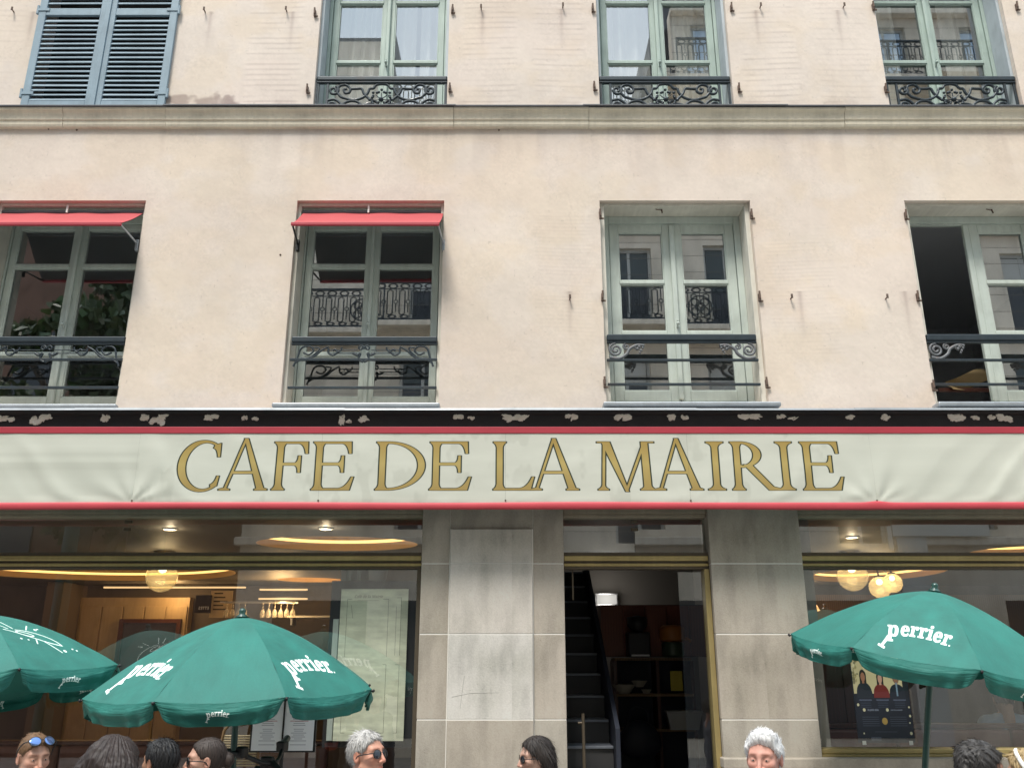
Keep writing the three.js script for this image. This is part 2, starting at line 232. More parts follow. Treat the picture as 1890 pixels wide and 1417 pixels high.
// closed louvred shutters on the top left window
for (const side of [0, 1]) {
  const l = side ? -4.066 : -4.77, r = side ? -3.372 : -4.074, y0 = 7.11, y1 = 9.24, s = 0.075, z0 = 0.005, z1 = 0.04;
  const leaf = P('shutter', merge([bx(l, l + s, y0, y1, z0, z1, 0.005), bx(r - s, r, y0, y1, z0, z1, 0.005), bx(l + s, r - s, y0, y0 + 0.085, z0, z1 - 0.001, 0.005), bx(l + s, r - s, 8.205, 8.29, z0, z1 - 0.001, 0.005), bx(l + s, r - s, y1 - 0.09, y1, z0, z1 - 0.001, 0.005)]), mat.shutter);
  leaf.userData.label = side ? 'right leaf of the blue grey louvred shutters' : 'left leaf of the blue grey louvred shutters';
  const slat = new RoundedBoxGeometry(r - l - 2 * s + 0.006, 0.011, 0.05, 1, 0.004); slat.rotateX(1.0); worldUV(slat);
  const rr = rng(31 + side);
  for (let y = y0 + 0.11; y < y1 - 0.1; y += 0.0545) { if (y > 8.175 && y < 8.315) continue; const m = P('slat', slat, mat.shutterSlat, leaf); m.position.set((l + r) / 2, y, 0.021); m.rotation.z = (rr() - 0.5) * 0.012; m.rotation.x = (rr() - 0.5) * 0.12; }
  if (!side) P('cover_strip', bx(r - 0.02, r + 0.03, y0 + 0.01, y1, z1, z1 + 0.014, 0.005), mat.shutter, leaf);
  for (const hy of [7.28, 8.27, 9.1]) { const hx = side ? r + 0.012 : l - 0.012; P('hinge', merge([rod(V(hx, hy - 0.05, 0.035), V(hx, hy + 0.05, 0.035), 0.014), bx(Math.min(hx, hx + (side ? -0.12 : 0.12)), Math.max(hx, hx + (side ? -0.12 : 0.12)), hy - 0.015, hy + 0.015, 0.041, 0.047)]), mat.shutter, leaf); }
}
P('shutter_backing', bx(-4.75, -3.39, 7.05, 9.25, -0.3, -0.26), mat.dark);

// iron work drawn as tubes in the plane of the window
const curl = (cx, cy, r, a0, turns, dir = 1, z = 0, shrink = 0.25, n = 22) => Array.from({ length: n }, (_, i) => { const t = i / (n - 1), a = a0 + dir * turns * 6.2832 * t, q = r * (1 - (1 - shrink) * t); return V(cx + q * Math.cos(a), cy + q * Math.sin(a), z); });
function rosette(cx, cy, z, r) { const l = [ball(cx, cy, z + 0.008, r * 0.22)]; for (let k = 0; k < 8; k++) { const a = (k / 8) * 6.2832; l.push(rod(V(cx, cy, z), V(cx + r * 0.7 * Math.cos(a), cy + r * 0.7 * Math.sin(a), z), 0.005, 0.005, 5)); for (const d of [-0.3, 0, 0.3]) l.push(ball(cx + r * (d ? 0.8 : 1) * Math.cos(a + d), cy + r * (d ? 0.8 : 1) * Math.sin(a + d), z, r * 0.13, 6, 5)); } return merge(l); }
for (const [x0, x1] of [[-1.93, -0.64], [0.862, 2.158], [3.69, 4.98]]) { // upper balconettes
  const w = x1 - x0, z = -0.05, c = (x0 + x1) / 2, R = 0.0135;
  const rail = P('balcony_railing', merge([bx(x0, x1, 7.475, 7.53, z - 0.028, z + 0.028, 0.014), bx(x0, x1, 7.455, 7.474, z - 0.02, z + 0.02, 0.006)]), mat.iron);
  for (const x of [x0 + 0.015, x0 + 0.11, x1 - 0.11, x1 - 0.015]) P('post', bx(x - 0.011, x + 0.011, 7.0, 7.455, z - 0.011, z + 0.011, 0.003), mat.iron, rail);
  P('bottom_rail', bx(x0, x1, 7.1, 7.122, z - 0.012, z + 0.012, 0.003), mat.iron, rail);
  for (const s of [-1, 1]) {
    const X = (t) => c + s * t; const F = (pts) => pts.map(([t, y]) => V(X(t), y, z));
    P('scroll', tube(curl(0, 0, 0.052, 1.2, 1.35, -1, z, 0.3).map((v) => V(X(0.475 - v.x), 7.375 + v.y, z)), R, 40, 6), mat.iron, rail);
    P('scroll', tube(F([[0.40, 7.30], [0.44, 7.36], [0.42, 7.425], [0.36, 7.44], [0.315, 7.40], [0.32, 7.355], [0.36, 7.345], [0.375, 7.385], [0.345, 7.395]]), R, 44, 6), mat.iron, rail);
    P('scroll', tube(F([[0.32, 7.392], [0.25, 7.395], [0.2, 7.395], [0.175, 7.34], [0.12, 7.28], [0.02, 7.23]]), R, 36, 6), mat.iron, rail);
    P('scroll', tube(F([[0.0, 7.452], [0.055, 7.44], [0.085, 7.40], [0.12, 7.395], [0.14, 7.34], [0.19, 7.29], [0.28, 7.265], [0.4, 7.30]]), R, 36, 6), mat.iron, rail);
    P('scroll', tube(F([[0.53, 7.26], [0.46, 7.27], [0.40, 7.225], [0.36, 7.15], [0.30, 7.125]]), R, 24, 6), mat.iron, rail);
    P('scroll', tube(F([[0.42, 7.13], [0.36, 7.23], [0.27, 7.255], [0.2, 7.215], [0.15, 7.13]]), R, 24, 6), mat.iron, rail);
    P('scroll', tube(F([[0.24, 7.13], [0.18, 7.2], [0.09, 7.22], [0.03, 7.17], [0.015, 7.125]]), R, 24, 6), mat.iron, rail);
    P('scroll', tube(curl(0, 0, 0.05, 0.4, 1.2, 1, z, 0.3).map((v) => V(X(0.485 - v.x), 7.19 + v.y, z)), R, 40, 6), mat.iron, rail);
  }
  P('rosette', rosette(c, 7.26, z + 0.012, 0.115), mat.iron, rail);
}
function lowRailing(x0, x1, fancy) {
  const z = -0.03, c = (x0 + x1) / 2, h = (x1 - x0) / 2;
  const rail = P('balcony_railing', merge([bx(x0, x1, fancy ? 4.712 : 4.728, fancy ? 4.768 : 4.79, z - 0.028, z + 0.028, 0.012), bx(x0, x1, fancy ? 4.694 : 4.71, fancy ? 4.711 : 4.727, z - 0.018, z + 0.018, 0.004)]), mat.iron);
  for (const y of fancy ? [4.555, 4.295] : [4.55, 4.325]) P('bar', bx(x0 - 0.005, x1 + 0.005, y - 0.011, y + 0.011, z - 0.012, z + 0.012, 0.003), mat.iron, rail);
  const y = fancy ? 4.69 : 4.705;
  for (const s of [-1, 1]) {
    const F = (pts) => pts.map(([t, d]) => V(c + s * (h - t), y - d, z + 0.004));
    if (fancy) {
      P('scroll', tube(F([[0.03, 0.2], [0.06, 0.12], [0.09, 0.03], [0.16, 0.01], [0.2, 0.05], [0.16, 0.09], [0.11, 0.07]]), 0.0095, 30, 5), mat.iron, rail);
      P('scroll', tube(F([[0.04, 0.17], [0.1, 0.135], [0.2, 0.11], [0.27, 0.05], [0.33, 0.015]]), 0.009, 24, 5), mat.iron, rail);
      P('scroll', tube(F([[0.09, 0.12], [0.15, 0.125], [0.22, 0.075], [0.25, 0.03], [0.2, 0.02]]), 0.008, 24, 5), mat.iron, rail);
      P('scroll', tube(F([[0.33, 0.03], [0.335, 0.075], [0.375, 0.095], [0.41, 0.065], [0.39, 0.04], [0.37, 0.055]]), 0.0095, 24, 5), mat.iron, rail);
      P('scroll', tube(F([[0.41, 0.07], [0.44, 0.05], [0.45, 0.02]]), 0.008, 10, 5), mat.iron, rail);
      for (const d of [0.045, 0.075]) P('bar', rod(V(c + s * 0.06, y - d, z), V(c + s * (h - 0.33), y - d, z), 0.005, 0.005, 5), mat.iron, rail);
      P('scroll', tube(curl(0, 0, 0.026, 3.4, 1.1, -1, z, 0.3).map((v) => V(c + s * (0.028 + v.x), y - 0.03 + v.y, z + 0.01)), 0.0085, 26, 5), mat.iron, rail);
      P('scroll', tube(F([[h - 0.1, 0.075], [h - 0.06, 0.095], [h - 0.03, 0.075], [h - 0.045, 0.13], [h - 0.005, 0.16]]), 0.011, 24, 5), mat.iron, rail);
    } else {
      P('scroll', tube(curl(0, 0, 0.062, 1.57, 1.8, 1, z, 0.18).map((v) => V(c + s * (h - 0.075 - v.x), y - 0.06 + v.y, z + 0.006)), 0.012, 44, 5), mat.ironGrey, rail);
      P('scroll', tube(F([[0.02, 0.13], [0.1, 0.14], [0.17, 0.1], [0.2, 0.05], [0.27, 0.015], [0.33, 0.02]]), 0.015, 30, 6), mat.ironGrey, rail);
      P('scroll', tube(curl(0, 0, 0.03, 1.57, 1.4, 1, z, 0.2).map((v) => V(c + s * (h - 0.17 - v.x), y - 0.03 + v.y, z + 0.006)), 0.009, 30, 5), mat.ironGrey, rail);
      P('leaf_ornament', merge([[0.27, 0.05, 0.016], [0.3, 0.065, 0.014], [0.285, 0.03, 0.018], [0.25, 0.04, 0.012], [0.315, 0.04, 0.013], [0.29, 0.085, 0.01]].map(([t, d, r]) => ball(c + s * (h - t), y - d, z + 0.004, r, 7, 5))), mat.ironGrey, rail);
    }
  }
  return rail;
}
lowRailing(-4.82, -3.44, true); lowRailing(-1.96, -0.665, true); lowRailing(0.845, 2.175, false); lowRailing(3.69, 5.06, false);
// shutter hooks and hinge pins left on the wall
{
  const hook = merge([rod(V(0, 0, 0), V(0, 0.004, 0.055), 0.008), bx(-0.012, 0.012, -0.012, 0.04, 0.05, 0.06, 0.003)]);
  for (const [px, py] of [[1051, 551], [1460, 550], [1636, 550], [22, 20], [376, 20], [527, 19], [887, 15], [1038, 12], [1403, 12], [1557, 12]]) { const m = P('shutter_hook', hook, mat.rust); m.scale.setScalar(0.8); m.position.copy(at(px, py, 0.02)).setZ(-0.002); }
  const pin = merge([bx(-0.011, 0.011, -0.045, 0.03, 0, 0.03, 0.004), rod(V(0, -0.02, 0.03), V(0, 0.05, 0.03), 0.009), bx(-0.004, 0.03, -0.05, -0.035, 0.01, 0.022)]);
  for (const [px, py] of [[1107, 396], [1111, 547], [1115, 706], [1386, 396], [1401, 548], [1414, 707], [1671, 397], [1693, 547], [1722, 712], [580, 24], [566, 165], [834, 18], [829, 163], [1093, 16], [1096, 160], [1349, 14], [1363, 163], [1611, 12], [1634, 164], [1876, 12]]) { const m = P('hinge_pin', pin, mat.rust); m.position.copy(at(px, py, 0.01)).setZ(-0.002); m.rotation.z = 0.05 * Math.sin(px); }
  for (const [px, py] of [[516, 470], [88, 238], [140, 240], [660, 233], [920, 240]]) { const m = P('wall_bolt', ball(0, 0, 0, 0.009, 8, 6), mat.rust); m.position.copy(at(px, py, 0)); }
  for (const [x, y] of [[1.42, 6.085], [4.55, 6.085]]) P('soffit_hook', merge([rod(V(x, y + 0.02, -0.12), V(x, y - 0.035, -0.1), 0.007), rod(V(x, y - 0.005, -0.11), V(x - 0.06, y + 0.004, -0.1), 0.004)]), mat.rust);
}

// dark moulded beam under the first floor, with patches of broken plaster
const beam = P('beam', alongX([[0, 3.6], [0.2, 3.6], [0.2, 3.84], [0.232, 3.85], [0.232, 3.868], [0.222, 3.876], [0.222, 3.972], [0.24, 3.985], [0.25, 4.005], [0, 4.06]], -6.4, 6.4), mat.beam);
{
  const z = [-6.4, -3.63, -1.42, -0.1, 1.5, 2.85, 6.4];
  for (let i = 0; i + 1 < z.length; i++) P('flashing', merge([alongX([[-0.01, 4.075 + 0.003 * (i % 2)], [0.29 + 0.003 * (i % 2), 4.015 + 0.003 * (i % 2)], [0.295 + 0.003 * (i % 2), 3.998], [0.287, 3.998], [0.283, 4.006], [-0.01, 4.066 + 0.003 * (i % 2)]], z[i], z[i + 1] + 0.03)]), mat.zinc, beam);
  const r = rng(12);
  const spots = [[8, 771, 22, 9], [64, 776, 18, 14], [82, 768, 16, 11], [192, 770, 10, 10], [266, 770, 10, 9], [290, 774, 16, 12], [300, 766, 12, 6], [388, 770, 16, 8], [450, 771, 6, 6], [470, 772, 9, 5], [630, 772, 6, 12], [643, 777, 8, 4], [668, 772, 15, 9], [845, 769, 12, 7], [868, 771, 8, 5], [950, 769, 24, 9], [1054, 769, 16, 10], [1150, 769, 24, 10], [1240, 769, 11, 8], [1262, 770, 11, 7], [1384, 767, 22, 8], [1440, 768, 12, 7], [1462, 771, 14, 3], [1568, 769, 10, 6], [1633, 767, 11, 9], [1764, 769, 22, 8], [1798, 770, 10, 6], [1830, 769, 12, 6], [1852, 770, 20, 11]];
  for (const [px, py, w, h] of spots) {
    const lumps = [], c = at(px, py, 0.225), k = (0.68 + 0.2 * r()) / 216;
    for (let i = 0; i < 11; i++) { const g = new THREE.IcosahedronGeometry(1, 3), p = g.attributes.position, s = r() * 99; for (let q = 0; q < p.count; q++) { const f = 0.45 + 0.7 * vn(p.getX(q) * 2.2 + s, p.getY(q) * 2.2 + p.getZ(q) * 1.7 + s) + 0.5 * vn(p.getX(q) * 6 + s, p.getY(q) * 6 + s); p.setXYZ(q, p.getX(q) * f, p.getY(q) * f, p.getZ(q) * f); } g.computeVertexNormals(); g.scale(w * k * (0.16 + 0.36 * r()), h * k * (0.22 + 0.5 * r()), 0.007); g.rotateZ((r() - 0.5) * 1.2); g.translate((r() - 0.5) * 1.5 * w * k, (r() - 0.5) * 1.1 * h * k, 0.001 * r()); lumps.push(g); }
    const m = P('plaster_patch', worldUV(merge(lumps)), mat.patch, beam); m.position.set(c.x, c.y - 0.004, 0.227);
  }
}

// ---------------------------------------------------------------- ground floor front
function pier(x0, x1, slab, seed) {
  const r = rng(seed), levels = [3.6, 2.776, 2.222, 1.584, 0.9, 0.2, 0];
  const core = P('pier', bx(x0 + 0.004, x1 - 0.004, 0, 3.6, -0.3, -0.0025), mat.mortar);
  for (let i = 0; i + 1 < levels.length; i++) {
    const hi = levels[i] - 0.003, lo = levels[i + 1] + 0.003;
    const cols = slab ? [[x0, slab[0] - 0.008, 0], [slab[0], slab[1], 0.028], [slab[1] + 0.008, x1, 0]] : [[x0, x1, 0]];
    for (const [a, b, z] of cols) {
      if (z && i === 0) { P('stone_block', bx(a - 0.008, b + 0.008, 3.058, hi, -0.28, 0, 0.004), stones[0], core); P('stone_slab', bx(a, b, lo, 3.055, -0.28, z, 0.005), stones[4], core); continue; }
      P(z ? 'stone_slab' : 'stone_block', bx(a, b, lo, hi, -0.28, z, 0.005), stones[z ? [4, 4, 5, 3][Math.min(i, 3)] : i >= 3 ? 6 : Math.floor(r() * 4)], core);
    }
  }
  if (slab) for (const [y, h] of [[2.776, 0.0025], [2.222, 0.003], [1.584, 0.0045]]) P('mortar_joint', bx(slab[0] + 0.002, slab[1] - 0.002, y - h, y + h, -0.02, 0.0265), mat.mortar, core);
  return core;
}
{ const p0 = pier(-0.742, 0.425, [-0.505, 0.166], 5), L = (a, b, c, d) => { const p = at(a, b, 0.03), q = at(c, d, 0.03); return rod(V(p.x, p.y, 0.0275), V(q.x, q.y, 0.0275), 0.0022, 0.0016, 5); }; P('scratch', merge([L(856, 1247, 848, 1308), L(833, 1286, 868, 1279), L(868, 1279, 920, 1278), L(905, 1270, 906, 1281)]), M([0.36, 0.35, 0.33], 0.9), p0); } pier(1.628, 2.382, null, 9); pier(-7.2, -6.0, null, 3); pier(6.0, 7.2, null, 4);
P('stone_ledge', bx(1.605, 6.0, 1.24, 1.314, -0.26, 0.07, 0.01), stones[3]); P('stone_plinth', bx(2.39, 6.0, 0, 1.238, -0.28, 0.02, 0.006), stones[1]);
// brass glazing bars, transom lights and panes
const ZG = -0.12;
const shopfronts = { l: [-6.0, -0.746, 0.3], d: [0.429, 1.624, 0], r: [2.386, 6.0, 1.33] };
for (const [k, [x0, x1, yb]] of Object.entries(shopfronts)) {
  const f = P('shopfront', merge([bx(x0, x1, 3.19, 3.6, -0.28, -0.03, 0.004), bx(x0, x1, 3.165, 3.188, -0.2, -0.05, 0.004)]), mat.lintel);
  P('brass_bar', merge([bx(x0, x1, 2.805, 2.848, -0.17, -0.055, 0.008), bx(x0, x1, 2.762, 2.786, -0.17, -0.06, 0.006)]), mat.brass, f);
  P('bronze_bar', merge([bx(x0, x1, 2.786, 2.805, -0.17, -0.085), bx(x0, x1, 2.848, 2.876, -0.17, -0.075, 0.004), bx(x0, x1, 2.74, 2.762, -0.17, -0.075, 0.004)]), mat.bronze, f);
  const cuts = { l: [-6.0, -3.235, x1], d: [x0, 1.03, x1], r: [x0, 3.2, 6.0] }[k];
  for (let i = 0; i + 1 < cuts.length; i++) { const g = new THREE.PlaneGeometry(cuts[i + 1] - cuts[i] - 0.006, 0.29); g.rotateX(0.006 * (i ? 1 : -1)); g.translate((cuts[i] + cuts[i + 1]) / 2, 3.02, ZG); P('transom_pane', g, mat.shopGlass, f); }
  if (k !== 'r') for (const y of [3.07, 3.135]) P('glass_clip', merge([bx(cuts[1] - 0.03, cuts[1] + 0.03, y - 0.012, y + 0.012, ZG + 0.006, ZG + 0.02, 0.003)]), mat.bronze, f);
  if (k === 'd') {
    P('brass_jamb', bx(x1 - 0.045, x1, 0, 2.74, -0.17, -0.05, 0.006), mat.brass, f);
    const g = new THREE.PlaneGeometry(0.2, 2.7); g.translate(1.475, 1.37, ZG); P('side_pane', g, mat.shopGlass, f);
    const leaf = new THREE.PlaneGeometry(0.85, 2.7); leaf.rotateY(Math.PI / 2 - 0.06); leaf.translate(0.525, 1.37, -0.58); const lf = P('glass_door', leaf, mat.shopGlass, f); lf.userData.label = 'glass door standing open into the doorway';
    P('door_handle', merge([rod(V(0.565, 0.9, -0.16), V(0.565, 1.62, -0.16), 0.013), rod(V(0.565, 1.55, -0.16), V(0.525, 1.55, -0.17), 0.009), rod(V(0.565, 0.98, -0.16), V(0.525, 0.98, -0.17), 0.009)]), mat.bronze, f);
    P('door_rail', bx(0.5, 0.512, 2.5, 2.74, -0.2, -0.16), mat.bronze, f);
  } else {
    const g = new THREE.PlaneGeometry(x1 - x0, 2.74 - yb); g.translate((x0 + x1) / 2, (2.74 + yb) / 2, ZG); P('window_pane', g, mat.shopGlass, f);
    if (k === 'l') P('end_frame', bx(x1 - 0.035, x1, 0.3, 2.74, -0.17, -0.06, 0.004), mat.bronze, f);
    else { P('brass_sill', merge([bx(x0, x1, 1.335, 1.372, -0.17, -0.04, 0.006), bx(x0, x1, 1.315, 1.333, -0.17, -0.02, 0.004)]), mat.brass, f); }
    if (k === 'l') P('stall_riser', bx(x0, x1, 0, 0.3, -0.25, 0), stones[1], f);
  }
}

// ---------------------------------------------------------------- the cafe rooms behind the glass
{
  const C = 3.2, s = shapeOf([[-10, 0.3], [9, 0.3], [9, 7.2], [-10, 7.2]]); // shape y = -z
  const recesses = [[-5.75, -4.75, 1.95, 1.6], [-1.85, -2.05, 0.85, 0.6], [-3.05, -6.2, 0.5, 0.4], [5.15, -5.3, 0.85, 1.25], [5.75, -2.7, 0.55, 0.5]];
  for (const [x, z, a, b] of recesses) { const p = new THREE.Path(); p.absellipse(x, -z, a, b, 0, 6.2832, true); s.holes.push(p); }
  const g = new THREE.ExtrudeGeometry(s, { depth: 0.12, bevelEnabled: false, curveSegments: 40 }); g.rotateX(-Math.PI / 2); g.translate(0, C, 0);
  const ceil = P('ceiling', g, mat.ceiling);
  P('ceiling_top', bx(-10, 9, C + 0.32, C + 0.36, -7.2, -0.3), mat.ceiling, ceil);
  for (const [x, z, a, b] of recesses) {
    const band = (y0, y1, grow) => { const q = new THREE.CylinderGeometry(1, 1, y1 - y0, 64, 1, true); q.scale(a + grow, 1, b + grow); q.translate(x, (y0 + y1) / 2, z); return q; };
    P('recess_lining', band(C + 0.002, C + 0.084, -0.003), M([0.75, 0.5, 0.22], 0.6, { side: THREE.DoubleSide }), ceil);
    P('recess_wall', band(C + 0.12, C + 0.32, 0.03), M([0.6, 0.42, 0.2], 0.6, { side: THREE.DoubleSide }), ceil);
    const t = thing('cove_light', '', 'ceiling light', V(0, 0, 0), 'glowing amber oval coves in the cafe ceiling');
    t.userData.label = ['wide amber oval cove light in the ceiling behind the left shop window', 'amber oval cove light seen through the transom beside the stone pier', 'small amber oval cove light near the bar shelves', 'amber oval cove light beside the globe lamp in the right window', 'amber oval cove light in the right transom above the umbrella'][recesses.findIndex((q) => q[0] === x)];
    mesh('glowing_band', band(C + 0.085, C + 0.118, -0.004), mat.cove, t);
    const l = new THREE.PointLight(new THREE.Color(1, 0.52, 0.15), 0.24 * a * b, 0, 2); l.position.set(x, C + 0.12, z); l.shadow.radius = 12; l.castShadow = true; t.add(l);
  }
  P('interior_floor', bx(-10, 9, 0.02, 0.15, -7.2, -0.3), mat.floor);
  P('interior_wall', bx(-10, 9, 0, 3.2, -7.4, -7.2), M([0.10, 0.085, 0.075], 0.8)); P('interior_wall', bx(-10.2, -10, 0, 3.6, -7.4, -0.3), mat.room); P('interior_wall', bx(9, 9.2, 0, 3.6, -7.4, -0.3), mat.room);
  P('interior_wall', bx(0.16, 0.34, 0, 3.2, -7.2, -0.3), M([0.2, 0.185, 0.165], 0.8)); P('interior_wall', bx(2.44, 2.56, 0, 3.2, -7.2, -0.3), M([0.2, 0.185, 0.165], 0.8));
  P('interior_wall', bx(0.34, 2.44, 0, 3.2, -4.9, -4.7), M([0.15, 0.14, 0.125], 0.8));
  { const p = at(1119, 1106, -4.5), t = thing('added_hall_panel', 'small white rectangular panel added to light the back of the doorway', 'light panel', p); mesh('diffuser', bx(-0.13, 0.13, -0.06, 0.06, -0.02, 0.02, 0.005), glow(1, 0.97, 0.9, 0.22), t); mesh('frame', bx(-0.15, 0.15, -0.08, 0.08, -0.05, -0.021, 0.005), mat.steel, t); const l = new THREE.PointLight(new THREE.Color(1, 0.95, 0.88), 0.2, 0, 2); l.position.set(0, 0, 0.15); l.shadow.radius = 6; l.castShadow = true; t.add(l); }  // lit panel at a bright rectangle, added to brighten the dark hall
  // left room: amber boarded wall, light strips, mirror, bar
  const a = at(133, 1200, -7), b = at(338, 1200, -7);
  const pan = P('wood_wall', bx(a.x, b.x, 0.15, 3.0, -7.19, -7.02), mat.woodAmber);
  for (let i = 0; i < 5; i++) P('panel', bx(a.x + 0.04 + i * (b.x - a.x - 0.04) / 5, a.x + (i + 1) * (b.x - a.x - 0.04) / 5 + 0.02, 0.2, 2.86, -7.02, -6.99, 0.006), mat.woodAmber, pan);
  P('wall_return', bx(a.x - 0.25, a.x, 0.15, 3.19, -7.19, -6.4), M([0.16, 0.12, 0.09], 0.7));
  const strip = (x0, x1, py, z, label, group) => { const p = at(x0, py, z), q = at(x1, py, z), t = thing('light_strip', label, 'light strip', V((p.x + q.x) / 2, p.y, z), group); mesh('diffuser', bx(-(q.x - p.x) / 2, (q.x - p.x) / 2, -0.012, 0.012, -0.02, 0.02, 0.005), mat.strip, t); mesh('channel', bx(-(q.x - p.x) / 2, (q.x - p.x) / 2, -0.02, 0.03, -0.05, -0.021), mat.dark, t); const l = new THREE.PointLight(new THREE.Color(1, 0.6, 0.25), 0.7, 0, 2); l.position.set(0, -0.1, 0.12); l.shadow.radius = 10; l.castShadow = true; t.add(l); };
  strip(190, 452, 1084, -6.8, 'long amber light strip over the boarded wall in the left window', 'amber light strips inside the cafe');
  strip(478, 566, 1088, -6.2, 'thin upper amber light strip over the bar shelf', 'amber light strips inside the cafe');
  strip(476, 566, 1105, -6.2, 'thicker lower amber light strip above the hanging glasses', 'amber light strips inside the cafe');
  { const p = at(218, 1142, -6.9), q = at(318, 1260, -6.9), t = thing('wall_mirror', 'dark framed mirror on the amber boarded wall', 'mirror', V((p.x + q.x) / 2, (p.y + q.y) / 2, -6.95)), w = (q.x - p.x) / 2, h = (p.y - q.y) / 2;
    mesh('frame', merge([bx(-w, w, h - 0.06, h, -0.03, 0.03), bx(-w, w, -h, -h + 0.06, -0.03, 0.03), bx(-w, -w + 0.06, -h + 0.06, h - 0.06, -0.03, 0.03), bx(w - 0.06, w, -h + 0.06, h - 0.06, -0.03, 0.03)]), mat.mahogany, t); mesh('mirror_glass', bx(-w + 0.06, w - 0.06, -h + 0.06, h - 0.06, -0.02, 0.0), M([0.16, 0.16, 0.16], 0.08, { metalness: 0.9 }), t); }
  { const p = at(360, 1098, -6.5), q = at(386, 1131, -6.5), t = thing('wall_sign', 'small navy sign with mirrored white lettering behind the left window', 'sign', V((p.x + q.x) / 2, (p.y + q.y) / 2, -6.5)), w = (q.x - p.x) / 2, h = (p.y - q.y) / 2;
    mesh('board', bx(-w, w, -h, h, -0.03, 0, 0.004), mat.navy, t); const pl = new THREE.PlaneGeometry(2 * w - 0.02, 2 * h - 0.02); pl.translate(0, 0, 0.003);
    mesh('lettering', pl, M([1, 1, 1], 0.7, { map: canvasTex(128, 128, (c, W, H) => { c.fillStyle = '#0b1226'; c.fillRect(0, 0, W, H); c.translate(W, 0); c.scale(-1, 1); c.fillStyle = '#c9cfe0'; c.font = 'bold 34px sans-serif'; c.fillText('ETTES', 6, 108); }) }), t); }
  { const p = at(389, 1090, -6.6), q = at(424, 1140, -6.6), t = thing('notice_board', 'tan menu board with dark writing beside the navy sign', 'notice board', V((p.x + q.x) / 2, (p.y + q.y) / 2, -6.6)), w = (q.x - p.x) / 2, h = (p.y - q.y) / 2; mesh('board', bx(-w, w, -h, h, -0.02, 0, 0.003), M([0.5, 0.38, 0.24], 0.7), t); const l = []; for (let i = 0; i < 5; i++) l.push(bx(-w * 0.7, w * (0.1 + 0.12 * ((i * 7) % 5)), h * 0.75 - i * 0.06, h * 0.75 - i * 0.06 + 0.02, 0, 0.003)); mesh('writing', merge(l), mat.dark, t); }
  // hanging glasses
  { const wg = lathe([[0.035, 0], [0.035, 0.004], [0.005, 0.008], [0.005, -0.08], [0.03, -0.11], [0.042, -0.16], [0.034, -0.21]], 10), rack = at(470, 1113, -6.2), t = thing('glass_rack', 'steel rack of stemmed glasses hung over the bar', 'rack', V(rack.x, rack.y, -6.2)); mesh('rail', merge([bx(-0.5, 0.62, 0.0, 0.02, -0.1, -0.08), bx(-0.5, 0.62, 0, 0.02, 0.08, 0.1)]), mat.steel, t);
    for (let i = 0; i < 12; i++) { if (i === 4 || i === 5) continue; const g1 = mesh('wine_glass', wg, mat.crystal); g1.position.set(rack.x - 0.42 + i * 0.09, rack.y, -6.2); tag(g1, 'stemmed wine glass hanging upside down in the rack over the bar', 'wine glass', 'wine glasses hanging in the rack'); }
    const sh = at(590, 1138, -6.2); const shelf = thing('bar_shelf', 'pale shelf edge along the back bar', 'shelf', V(sh.x, sh.y, -6.2)); mesh('board', bx(-0.5, 0.6, -0.015, 0.015, -0.3, 0, 0.004), mat.white, shelf); mesh('bracket', bx(-0.45, -0.42, -0.12, -0.016, -0.25, -0.02), mat.steel, shelf);
  }
  // globe lamps
  const globe = (px, py, z, r, label, arm) => {
    const p = at(px, py, z), t = thing('globe_lamp', label, 'lamp', p, 'globe lamps inside the cafe');
    mesh('globe', (() => { const g = new THREE.SphereGeometry(r, 28, 18), q = g.attributes.position; for (let i = 0; i < q.count; i++) { const k = 1 + 0.012 * Math.sin(Math.atan2(q.getZ(i), q.getX(i)) * 20); q.setXYZ(i, q.getX(i) * k, q.getY(i), q.getZ(i) * k); } g.computeVertexNormals(); return g; })(), M([0.95, 0.88, 0.7], 0.22, { transmission: 0.86, thickness: 0, emissive: new THREE.Color(1, 0.75, 0.35), emissiveIntensity: 0.03 }), t);
    mesh('bulb', ball(0, r * 0.5, 0, r * 0.27), mat.bulb, t); mesh('fitter', lathe([[0.02, r * 1.12], [r * 0.4, r * 1.05], [r * 0.42, r * 0.93], [0.02, r * 0.9]], 16), mat.bronze, t);
    if (arm) mesh('arm', tube([V(0, r * 1.1, 0), V(0, r * 1.6, -0.02), V(0.1, r * 1.9, -0.12), V(0.2, r * 1.6, -0.25)], 0.012), mat.bronze, t);
    else { mesh('stem', rod(V(0, r * 1.1, 0), V(0, C - p.y, 0), 0.012), mat.bronze, t); mesh('ceiling_rose', lathe([[0.0, C - p.y - 0.05], [0.06, C - p.y - 0.045], [0.11, C - p.y - 0.012], [0.12, C - p.y - 0.002]], 20), mat.bronze, t); }
    const l = new THREE.PointLight(new THREE.Color(1, 0.72, 0.38), 0.22, 0, 2); l.position.set(0, r * 0.5, 0); l.shadow.radius = 3; l.castShadow = true; t.add(l);
  };
  globe(297, 1064, -2.67, 0.17, 'frosted globe lamp hanging behind the left shop window'); globe(1573, 1063, -2.67, 0.165, 'frosted globe lamp hanging from the ceiling in the right window'); globe(1624, 1084, -3.6, 0.13, 'globe lamp on a bracket, lower and right of the hanging globe', true); globe(1647, 1076, -4.0, 0.12, 'half hidden globe lamp at the back, rightmost of the three in the right window', true);
